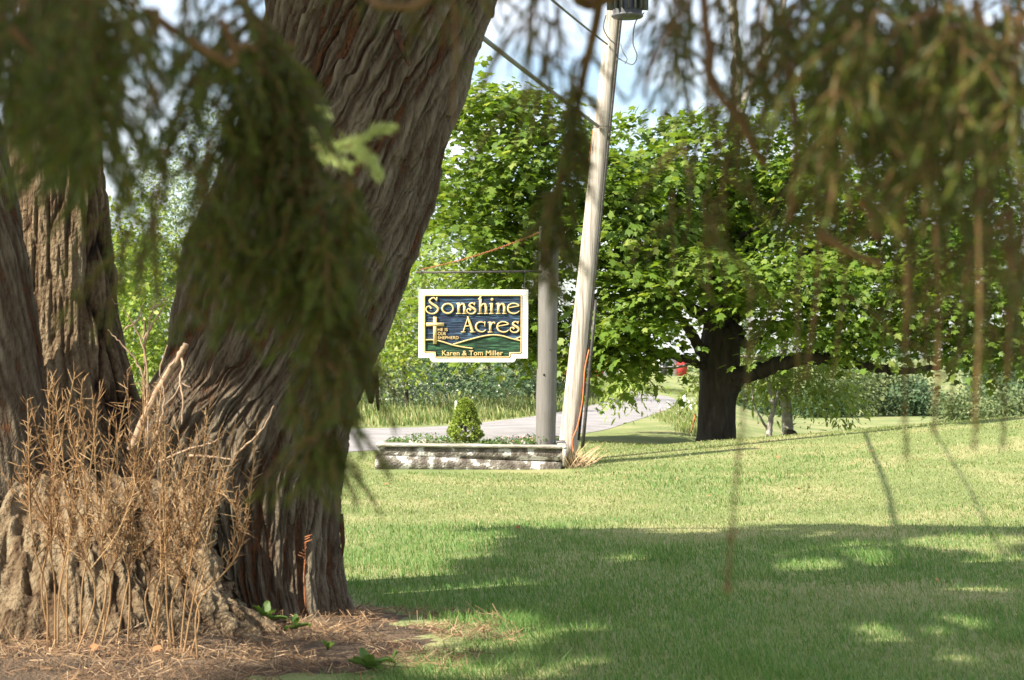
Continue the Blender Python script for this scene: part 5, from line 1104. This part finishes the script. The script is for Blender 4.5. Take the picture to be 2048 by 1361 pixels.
# long thin danglers
for (xa, ya, xb, yb, Y, dn_, r_) in ((1500,560,1478,900,1.5,420,.0012),(1640,420,1610,760,1.5,150,.0016),(1870,420,1868,872,1.45,260,.0015),(1955,380,1948,890,1.4,420,.0016),(1800,380,1810,700,1.5,300,.002),(2010,200,2015,760,1.5,380,.002)):
    m_ = P((xa+xb)/2 + 8, (ya+yb)/2, Y); B.twig(smooth3(np.array([P(xa,ya,Y), m_, P(xb,yb,Y)]), 8), r_, r_*.8, dn_, .011)
for (xa, ya, xb, yb) in ((1478,890,1455,1180),): 
    B.twig(smooth3(np.array([P(xa,ya,1.5), P(1466,1030,1.5), P(1460,1110,1.5), P(xb,yb,1.5)]), 8), .0011, .0010, 520, .010)
B.w.tube([P(1456,1165,1.5), P(1455,1176,1.5), P(1454,1186,1.5)], [.001, .0032, .001], 6); B.w.tube([P(1460,1068,1.5), P(1460,1075,1.5), P(1460,1082,1.5)], [.001,.0028,.001], 6)
for (xa, ya, xb, yb, r_) in ((1950,0,1958,100,.0045),(2040,30,2030,110,.005),(1790,60,1800,130,.0035),(1870,20,1830,40,.004),(1962,330,1960,400,.003)): B.twig([P(xa,ya,1.45), P((xa+xb)/2+3,(ya+yb)/2,1.45), P(xb,yb,1.45)], r_, r_*.8, 0)
B.build('dense bough with long hanging branchlets across the top right')
# unseen higher boughs: needle clumps added on sun rays to shade those in view
mb = MB(); cn_ = 0
tgt = [(P(rng.uniform(-60, 760), rng.uniform(-60, 950), rng.uniform(1.4, 1.95)), .96) for _ in range(1250)] + [(P(rng.uniform(1050, 2060), rng.uniform(-60, 620), 1.7), .5) for _ in range(380)]
keepl = sunplane(np.array([P(a_, b_, 2.03) for a_, b_ in ((628,298),(660,290),(705,285),(745,265),(640,270),(720,305),(745,330),(488,400),(490,420),(650,225))]))
for p, pr in tgt:
    if rng.random() > pr: continue
    h_ = rng.uniform(1.1, 2.6); c = p - SD/abs(SD[2])*h_
    if np.min(np.sum((keepl - sunplane(c))**2, 1)) < .22**2: continue
    if c[1] > 0 and c[2] < HC + .215*c[1] + .15: continue
    k = 34; d = rng.normal(0, 1, (k, 3))*[.09, .09, .06]
    M3 = frames(rng.normal(0, 1, (k, 3)), rng.normal(0, 1, (k, 3)) - [0, 0, .5]); M3[:, :, 0] *= .07; M3[:, :, 1] *= .016; M3[:, :, 2] *= .07
    stamp(mb, NT, NF, c + d, M3, 1.0)
o = mb.build('shade_needles', M['needle'], spr); o['kind'] = 'stuff'
mb = MB()
for k in range(26):
    a_ = rng.uniform(0, 2*np.pi); z0 = rng.uniform(2.6, 9); L_ = (2.6 - .18*z0)*rng.uniform(.8, 1.1); d = np.array([math.cos(a_), math.sin(a_), 0])
    r0 = np.array([-.5, -2.6, z0]); mb.tube(smooth3(np.array([r0, r0 + d*L_*.5 - [0,0,.1], r0 + d*L_ - [0,0,.35]]), 5), np.linspace(.03, .008, 11), 6)
mb.build('upper_limbs', M['spruce_wood'], spr)
tot = sum(len(m.polygons) for m in bpy.data.meshes)
print('POLYS', tot)
